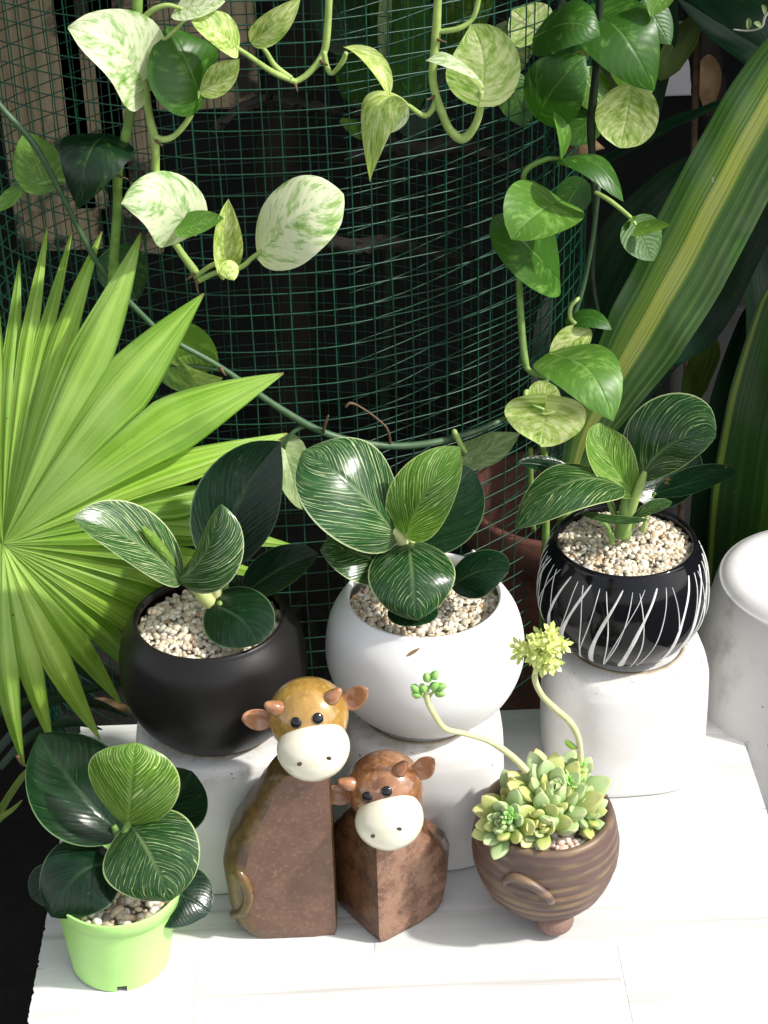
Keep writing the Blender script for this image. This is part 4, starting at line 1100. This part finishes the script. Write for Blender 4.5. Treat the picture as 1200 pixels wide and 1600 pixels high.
# second hanging vine with folded leaves
vc = vine((685, -60, .15), 'pale vine with two folded cream leaves right of the top centre')
ST_(vc, [(688, -90, .15, 7), (684, 0, .15, 7), (681, 60, .15, 7), (676, 115, .148, 7), (680, 145, .146, 7.5), (690, 175, .142, 7), (703, 203, .138, 7), (722, 217, .135, 7), (740, 200, .132, 6.5), (750, 172, .13, 6), (752, 142, .13, 4)], 'stem_pale', 'stem', 10)
ST_(vc, [(683, 155, .146, 5), (672, 176, .142, 5), (660, 180, .14, 4.5), (638, 165, .135, 4)], 'stem_pale', 'petiole')
ST_(vc, [(684, 50, .15, 4), (715, 45, .145, 4), (736, 32, .145, 4), (745, 12, .145, 4), (752, -30, .145, 4)], 'stem_pale', 'petiole')
LF(vc, (752, 144, .13), (735, 38, .15), 50, 'po_lime', (-.2, .1, 1), (765, 80, .14), 'heart', curl=.35)
LF(vc, (752, 136, .122), (665, 95, .10), 32, 'po_white', (.1, .75, .65), (725, 72, .10), 'lance', curl=-.4)
LF(vc, (640, 164, .134), (578, 284, .11), 34, 'po_lime', (-.25, .35, .9), (570, 110, .10), 'lance', curl=-.7, twist=-.5)
LF(vc, (637, 166, .13), (610, 208, .12), 10, 'po_white', (.6, .2, .8), None, 'lance', curl=.4)
# stem crossing the picture
vd = vine((-40, 110, .12), 'dark green vine stem sagging across the front of the cage')
ST_(vd, [(-90, 20, .13, 4.4), (-40, 105, .128, 4.4), (0, 165, .126, 4.4), (55, 228, .124, 4.4), (100, 312, .122, 4.4), (140, 390, .124, 4.8), (180, 447, .128, 4.8), (220, 490, .13, 5.2), (262, 527, .132, 5.2), (345, 574, .138, 5.2), (440, 640, .148, 5.2), (520, 681, .158, 5.5), (612, 697, .166, 5.9), (700, 687, .176, 5.5), (780, 658, .20, 5.2), (838, 620, .23, 4.8), (868, 560, .25, 4.4), (905, 470, .26, 3.7), (925, 380, .26, 3.7), (936, 290, .26, 3.7)], 'stem_dark', 'stem', 10)
ST_(vd, [(610, 695, .165, 2.5), (606, 672, .162, 2), (590, 655, .16, 1.8), (565, 637, .158, 1.6), (548, 630, .157, 2.2), (540, 636, .157, 2)], 'twig', 'dry_tendril', 6)
ST_(vd, [(482, 664, .155, 4), (462, 672, .152, 4), (447, 690, .15, 3.5), (444, 702, .15, 3)], 'stem_dark', 'petiole')
ST_(vd, [(712, 684, .176, 4.5), (710, 674, .172, 4), (720, 695, .168, 4), (729, 708, .165, 3.5)], 'stem_pale', 'petiole')
ST_(vd, [(345, 578, .137, 4), (300, 572, .14, 3.5), (262, 570, .145, 3)], 'stem_dark', 'petiole')
LF(vd, (262, 571, .145), (348, 590, .125), 30, 'po_under', (-.1, -.9, .8), (300, 600, .14), 'heart', curl=.3, label='pale underside of a leaf')
LF(vd, (268, 568, .15), (342, 570, .14), 50, 'po_mid', (0, -.4, 1), (300, 540, .155), 'heart', curl=.25)
LF(vd, (445, 700, .15), (472, 796, .14), 27, 'po_under', (.35, .2, .9), (455, 745, .13), 'heart', curl=.5, fold=.15)
LF(vd, (728, 712, .165), (814, 677, .145), 28, 'po_under', (.3, .5, .9), (768, 712, .155), 'heart', curl=.3, wave=.06)
# cluster at the right side of the cage
ve = vine((935, -60, .26), 'dark stemmed vine with glossy green heart leaves at upper right')
ST_(ve, [(940, -90, .26, 6), (937, 0, .26, 6), (932, 100, .26, 6), (924, 190, .262, 7), (926, 260, .262, 5), (930, 330, .262, 5), (925, 430, .265, 4), (936, 500, .27, 3.5)], 'stem_black', 'stem', 10)
ST_(ve, [(900, -60, .25, 4), (868, 30, .25, 4), (850, 80, .25, 4), (842, 120, .255, 4)], 'stem_black', 'stem', 8)
ST_(ve, [(811, 430, .215, 5), (814, 500, .21, 5), (820, 560, .20, 5), (828, 580, .195, 5), (855, 588, .18, 4.5), (882, 580, .165, 4), (893, 562, .16, 3.5)], 'stem_green', 'stem', 8)
ST_(ve, [(812, 432, .215, 3.5), (830, 432, .21, 3.5), (846, 410, .205, 3)], 'stem_pale', 'petiole')
ST_(ve, [(832, 340, .23, 3.5), (818, 275, .22, 4), (850, 250, .215, 4), (876, 248, .21, 3)], 'stem_green', 'petiole')
ST_(ve, [(930, 300, .26, 4), (955, 315, .25, 3.5), (985, 340, .24, 3.5), (993, 352, .235, 3)], 'stem_pale', 'petiole')
ST_(ve, [(905, 465, .26, 3), (892, 480, .25, 3.5), (893, 500, .245, 3.5), (915, 516, .24, 3)], 'stem_pale', 'petiole')
ST_(ve, [(838, 618, .23, 3.5), (822, 612, .21, 4), (826, 628, .203, 3.5), (850, 640, .200, 2.5)], 'stem_pale', 'petiole')
LF(ve, (862, 44, .235), (938, 56, .215), 42, 'po_green', (0, .25, 1), (905, 22, .21), 'heart_wide', curl=-.35)
LF(ve, (846, 170, .225), (915, 88, .215), 45, 'po_green', (0, .15, 1), (872, 120, .20), 'heart', curl=-.25)
LF(ve, (955, 36, .25), (1022, 142, .23), 52, 'po_green', (0, .2, 1), (990, 65, .22), 'heart_wide', curl=-.3)
LF(ve, (985, 138, .255), (968, 231, .25), 42, 'po_lime', (0, -.3, 1), (980, 185, .26), 'round', curl=.2)
LF(ve, (1040, -20, .25), (1016, 26, .24), 18, 'po_mid', (0, .3, 1), None, 'heart', curl=.4)
LF(ve, (840, 50, .30), (800, 15, .31), 35, 'po_lime', (0, .1, 1), None, 'heart', curl=.2)
LF(ve, (895, 68, .29), (880, 120, .29), 25, 'po_lime', (0, .1, 1), None, 'heart', curl=.2)
LF(ve, (877, 250, .21), (862, 172, .215), 16, 'po_mid', (.7, .1, .7), (888, 205, .20), 'lance', curl=.4)
LF(ve, (876, 249, .21), (974, 315, .17), 27, 'po_green', (.1, .7, .7), (930, 225, .18), 'birkin', curl=-.4)
LF(ve, (858, 322, .19), (799, 374, .16), 52, 'po_mid', (.05, .5, .85), (830, 335, .165), 'heart_wide', curl=.25, fold=.05)
LF(ve, (848, 409, .205), (771, 337, .21), 54, 'po_green', (0, .5, .9), (810, 370, .19), 'heart_wide', curl=.2)
LF(ve, (992, 352, .235), (1022, 408, .225), 32, 'po_green', (0, .5, .8), None, 'heart', curl=.2)
LF(ve, (996, 362, .23), (1047, 352, .215), 15, 'po_mid', (0, .5, .8), None, 'heart', curl=.6)
LF(ve, (985, 352, .235), (988, 338, .23), 10, 'po_mid', (.4, .2, .8), None, 'lance', curl=.6)
LF(ve, (896, 497, .25), (956, 516, .235), 18, 'po_green', (0, .6, .8), (930, 488, .24), 'heart', curl=-.3)
LF(ve, (924, 516, .24), (860, 574, .23), 22, 'po_lime', (-.1, .3, 1), (885, 535, .23), 'lance', curl=.5)
LF(ve, (893, 562, .158), (958, 658, .115), 50, 'po_mid', (.05, .55, .85), (935, 575, .125), 'heart_wide', curl=-.25, fold=.0)
LF(ve, (852, 640, .20), (845, 698, .185), 54, 'po_lime', (0, -.3, 1), (850, 668, .20), 'heart_wide', curl=.2, wave=.05, label='yellow green leaf')
LF(ve, (835, 635, .205), (870, 605, .21), 24, 'po_lime', (0, .2, 1), None, 'round', curl=.2)
for (b_, t_, hw_, m_) in (((905, 20, .29), (870, 90, .28), 30, 'po_green'), ((985, 75, .30), (1010, 160, .29), 34, 'po_mid'), ((925, 185, .29), (880, 225, .28), 24, 'po_green'), ((1012, 10, .31), (1048, 70, .30), 26, 'po_green'), ((905, 290, .28), (870, 345, .27), 24, 'po_green'), ((915, 120, .30), (950, 180, .29), 26, 'po_mid'), ((800, 130, .34), (822, 200, .33), 26, 'po_green')):
    LF(ve, b_, t_, hw_, m_, (0, .3, 1), None, 'heart', curl=-.3)
ST_(ve, [(829, 700, .20, 4), (830, 760, .20, 4), (834, 830, .205, 4)], 'stem_green', 'stem')
ST_(ve, [(846, 690, .20, 5), (855, 745, .21, 6), (853, 820, .21, 6), (850, 980, .21, 7)], 'stem_green', 'stem')

# ------------------------------------------------------------------ striped corn plant and dark leaves at the right
def strap(parent, pts, mat, n=(0, .2, 1), curl=.3, name='leaf', nu=6, label=None):
    """pts: (px, py, Y, half width px)"""
    c = spline([(P(x, y, Y), hw*pxm(P(x, y, Y))) for x, y, Y, hw in pts], 8)
    nn0 = camvec(n); vs, fs, uv = [], [], []
    for i, (p, hw) in enumerate(c):
        t = (c[min(i+1, len(c)-1)][0]-c[max(i-1, 0)][0]).normalized()
        s = t.cross(nn0).normalized(); q = s.cross(t)
        for k in range(-nu, nu+1):
            u = k/nu; vs.append(p + s*hw*math.sin(curl*u)/curl + q*hw*((1-math.cos(curl*u))/curl + .04*math.sin(i*.7+u*3))); uv.append(((u+1)/2, i/len(c)))
    W = 2*nu+1
    for i in range(len(c)-1):
        for k in range(2*nu):
            q = i*W+k; fs.append((q, q+1, q+W+1, q+W))
    o = mk(name, vs, fs, M[mat], parent, uv)
    if label: o['label'] = label
    return o
dr = thing('corn_plant', P(880, 1500, .28), 'corn plant with a broad yellow striped strap leaf at right', 'plant')
strap(dr, [(885, 830, .30, 14), (905, 710, .29, 26), (945, 625, .28, 48), (1002, 525, .27, 68), (1062, 420, .26, 74), (1115, 318, .25, 74), (1165, 225, .24, 74), (1225, 120, .23, 70), (1300, 10, .22, 50), (1360, -60, .21, 4)], 'dracaena', (.12, .50, .85), -.45, label='broad leaf with yellow centre stripe')
strap(dr, [(890, 900, .31, 16), (930, 700, .31, 40), (1010, 560, .33, 50), (1090, 500, .34, 46), (1150, 400, .34, 40), (1215, 300, .34, 30), (1270, 230, .34, 4)], 'dark_strap', (-.1, .3, 1), .4)
strap(dr, [(870, 560, .42, 14), (905, 300, .42, 26), (960, 248, .40, 34), (1040, 205, .38, 36), (1110, 172, .36, 22), (1150, 158, .35, 3)], 'dark_strap', (-.1, .8, .6), .4)
strap(dr, [(890, 650, .45, 20), (930, 480, .45, 40), (985, 370, .44, 46), (1050, 290, .43, 30), (1090, 240, .42, 3)], 'dark_strap', (.1, .4, .9), .4)
strap(dr, [(880, 720, .40, 20), (870, 600, .42, 44), (885, 500, .45, 48), (920, 430, .47, 30), (960, 380, .48, 3)], 'dark_strap', (.1, .4, .9), .4)
ST_(dr, [(884, 1600, .30, 16), (882, 1100, .30, 15), (884, 850, .31, 14)], 'stem_black', 'stalk')
dr2 = thing('corn_plant', P(1185, 1400, .33), 'dark corn plant with yellow edged leaves at the right edge', 'plant')
strap(dr2, [(1150, 1050, .32, 40), (1148, 920, .32, 46), (1165, 760, .31, 52), (1190, 620, .30, 50), (1225, 480, .29, 40), (1280, 330, .28, 4)], 'edge_strap', (-.3, .2, .9), .5)
strap(dr2, [(1130, 1050, .40, 44), (1128, 900, .40, 56), (1142, 760, .40, 62), (1165, 620, .40, 56), (1195, 500, .40, 40), (1230, 400, .40, 4)], 'dark_strap', (-.1, .2, 1), .5)
strap(dr2, [(1190, 1000, .36, 40), (1205, 800, .37, 56), (1215, 600, .38, 60), (1200, 440, .39, 46), (1170, 330, .40, 4)], 'dark_strap', (.1, .2, 1), .4)
strap(dr2, [(1260, 200, .40, 26), (1190, 105, .42, 26), (1120, 55, .44, 20), (1060, 0, .46, 3)], 'dark_strap', (-.3, .7, .7), .5)
strap(dr2, [(1300, 180, .5, 70), (1190, 60, .52, 74), (1100, -20, .55, 60), (1040, -80, .56, 4)], 'dark_strap', (.1, .5, .8), .3)
ST_(dr2, [(1190, 1500, .36, 20), (1180, 1200, .36, 20), (1160, 1000, .35, 18)], 'stem_black', 'stalk')
sh = thing('shrub', P(1060, 700, .6), 'olive leaved shrub in shade at upper right', 'shrub')
strap(sh, [(1095, 20, .56, 6), (1070, 60, .55, 24), (1045, 100, .54, 22), (1030, 125, .54, 2)], 'olive_strap', (0, .3, 1), .5)
strap(sh, [(1072, 650, .48, 4), (1085, 600, .47, 22), (1102, 550, .46, 24), (1098, 505, .46, 12), (1088, 485, .46, 2)], 'olive_strap', (0, .2, 1), .5)
strap(sh, [(1020, 210, .55, 4), (1028, 120, .55, 18), (1040, 40, .55, 22), (1050, -30, .55, 4)], 'dark_strap', (0, .3, 1), .5)
strap(sh, [(1045, 20, .56, 4), (1000, 50, .58, 30), (960, 110, .6, 34), (940, 190, .6, 4)], 'olive_strap', (0, .3, 1), .4)
ST_(sh, [(1060, 900, .6, 6), (1075, 500, .6, 5), (1090, 60, .58, 5), (1095, -60, .57, 4)], 'twig', 'stem')
trunk('tree_trunk', [PR(1130, 300, .9, .022), PR(1112, 170, .9, .019), PR(1098, 60, .9, .018), PR(1085, -90, .9, .016)], 'bark', 'brown trunk at upper right beside the pale block', 'tree trunk')
dl = thing('dry_leaf', P(900, 230, .4), 'curled orange brown dry leaf caught behind the right vine', 'leaf')
LF(dl, (880, 240, .40), (945, 232, .38), 20, 'dry', (0, .5, .8), (912, 205, .37), 'lance', name='blade', curl=-.8)
dl = thing('dry_leaf', P(1115, 160, .7), 'dark brown dry leaf hanging on the upper right trunk', 'leaf')
LF(dl, (1108, 85, .72), (1105, 180, .66), 18, 'dry', (0, .2, .9), None, 'lance', name='blade', curl=.8)
# big pale leaves behind the top of the cage
bk = thing('shrub', P(620, 900, .84), 'large leaved shrub in dim light behind the top of the cage', 'shrub')
for (b, t, hw, m) in (((560, 130, .84), (615, -50, .80), 40, 'po_green'), ((640, 120, .82), (610, -60, .80), 36, 'po_under'), ((640, 140, .8), (655, -60, .8), 28, 'po_green'), ((700, 60, .84), (780, -50, .8), 44, 'po_mid'), ((540, 60, .8), (500, -60, .8), 36, 'po_dark'), ((760, 110, .86), (850, 30, .84), 40, 'po_lime'), ((640, 190, .8), (700, 90, .8), 36, 'po_dark'), ((560, 205, .72), (530, 190, .70), 16, 'po_mid')):
    LF(bk, b, t, hw, m, (0, .3, 1), None, 'heart', curl=.3)
ST_(bk, [(600, 700, .86, 8), (610, 300, .86, 7), (620, 100, .85, 6), (640, -40, .85, 5)], 'stem_black', 'stem')

# ------------------------------------------------------------------ dark corner at the lower left
gr = thing('grass_clump', P(40, 1320, -.02), 'dim strap leaved clump below the palm at lower left', 'grass')
for pts in ([(-20, 1330, -.05, 5), (0, 1270, -.05, 7), (35, 1215, -.05, 6), (60, 1190, -.05, 1)], [(-30, 1330, -.06, 4), (-5, 1285, -.06, 6), (20, 1265, -.06, 4), (35, 1250, -.06, 1)]):
    strap(gr, pts, 'olive_strap', (0, .4, .9), .5, nu=3)
for pts in ([(-10, 1180, .05, 8), (60, 1110, .06, 10), (130, 1080, .07, 9), (215, 1065, .08, 1)], [(-10, 1120, .06, 7), (70, 1090, .07, 9), (150, 1100, .08, 8), (200, 1120, .08, 1)], [(-20, 1060, .08, 8), (40, 1030, .09, 10), (110, 1040, .1, 8), (170, 1085, .1, 1)], [(0, 1200, .03, 6), (50, 1150, .04, 9), (110, 1130, .05, 8), (160, 1140, .05, 1)]):
    strap(gr, pts, 'dark_strap', (0, .6, .8), .5, nu=3)
dl = thing('dry_leaf', P(180, 1125, .12), 'brown dry palm leaf lying on the rear left corner of the table', 'leaf')
strap(dl, [(120, 1100, .13, 3), (160, 1098, .125, 9), (195, 1108, .12, 7), (212, 1117, .115, 1)], 'dry', (0, .7, .7), .8, 'blade', 3)

# ------------------------------------------------------------------ small scraps
for v_, x, y, Y, dx, dy in ((va, 184, 274, .11, 16, 6), (va, 303, 428, .105, -14, 10), (va, 306, 436, .105, 4, 22), (va, 240, 214, .107, 14, 14), (vb, 500, 94, .133, 12, 8), (vb, 461, 129, .13, 4, 14), (vc, 681, 60, .145, 16, 6), (vc, 679, 150, .14, -12, 6), (vd, 345, 575, .132, 8, 12), (vd, 505, 675, .15, 8, -26), (ve, 846, 412, .2, -6, 10), (ve, 812, 432, .21, -10, -6)):
    ST_(v_, [(x, y, Y+.004, 3.0), (x+dx*.5, y+dy*.6, Y, 2.2), (x+dx, y+dy, Y-.003, 1.0)], 'twig', 'aerial_root', 6, 3)
fl = thing('dry_scrap', P(648, 1018, -.06), 'tiny brown dry scrap stuck on the front of the white pot', 'leaf scrap')
LF(fl, (634, 1026, -.0585), (657, 1012, -.0575), 2.5, 'dry', (0, .2, 1), None, 'lance', name='blade', curl=.3, nu=2, nv=6)
tw = thing('budding_twig', P(1200, 10, .34), 'thin pale twig with tiny buds at the upper right edge', 'twig')
ST_(tw, [(1215, 5, .34, 2.2), (1196, 25, .34, 2.0), (1190, 42, .34, 1.8), (1170, 48, .34, 1.8), (1146, 46, .34, 1.4)], 'sheath', 'stem', 6, 4)
for (x, y, tx, ty) in ((1170, 46, 1168, 28), (1190, 42, 1178, 36), (1196, 22, 1190, 8)):
    LF(tw, (x, y, .34), (tx, ty, .335), 5, 'po_under', (0, .2, 1), None, 'oval', name='bud', curl=.8, nu=3, nv=8)
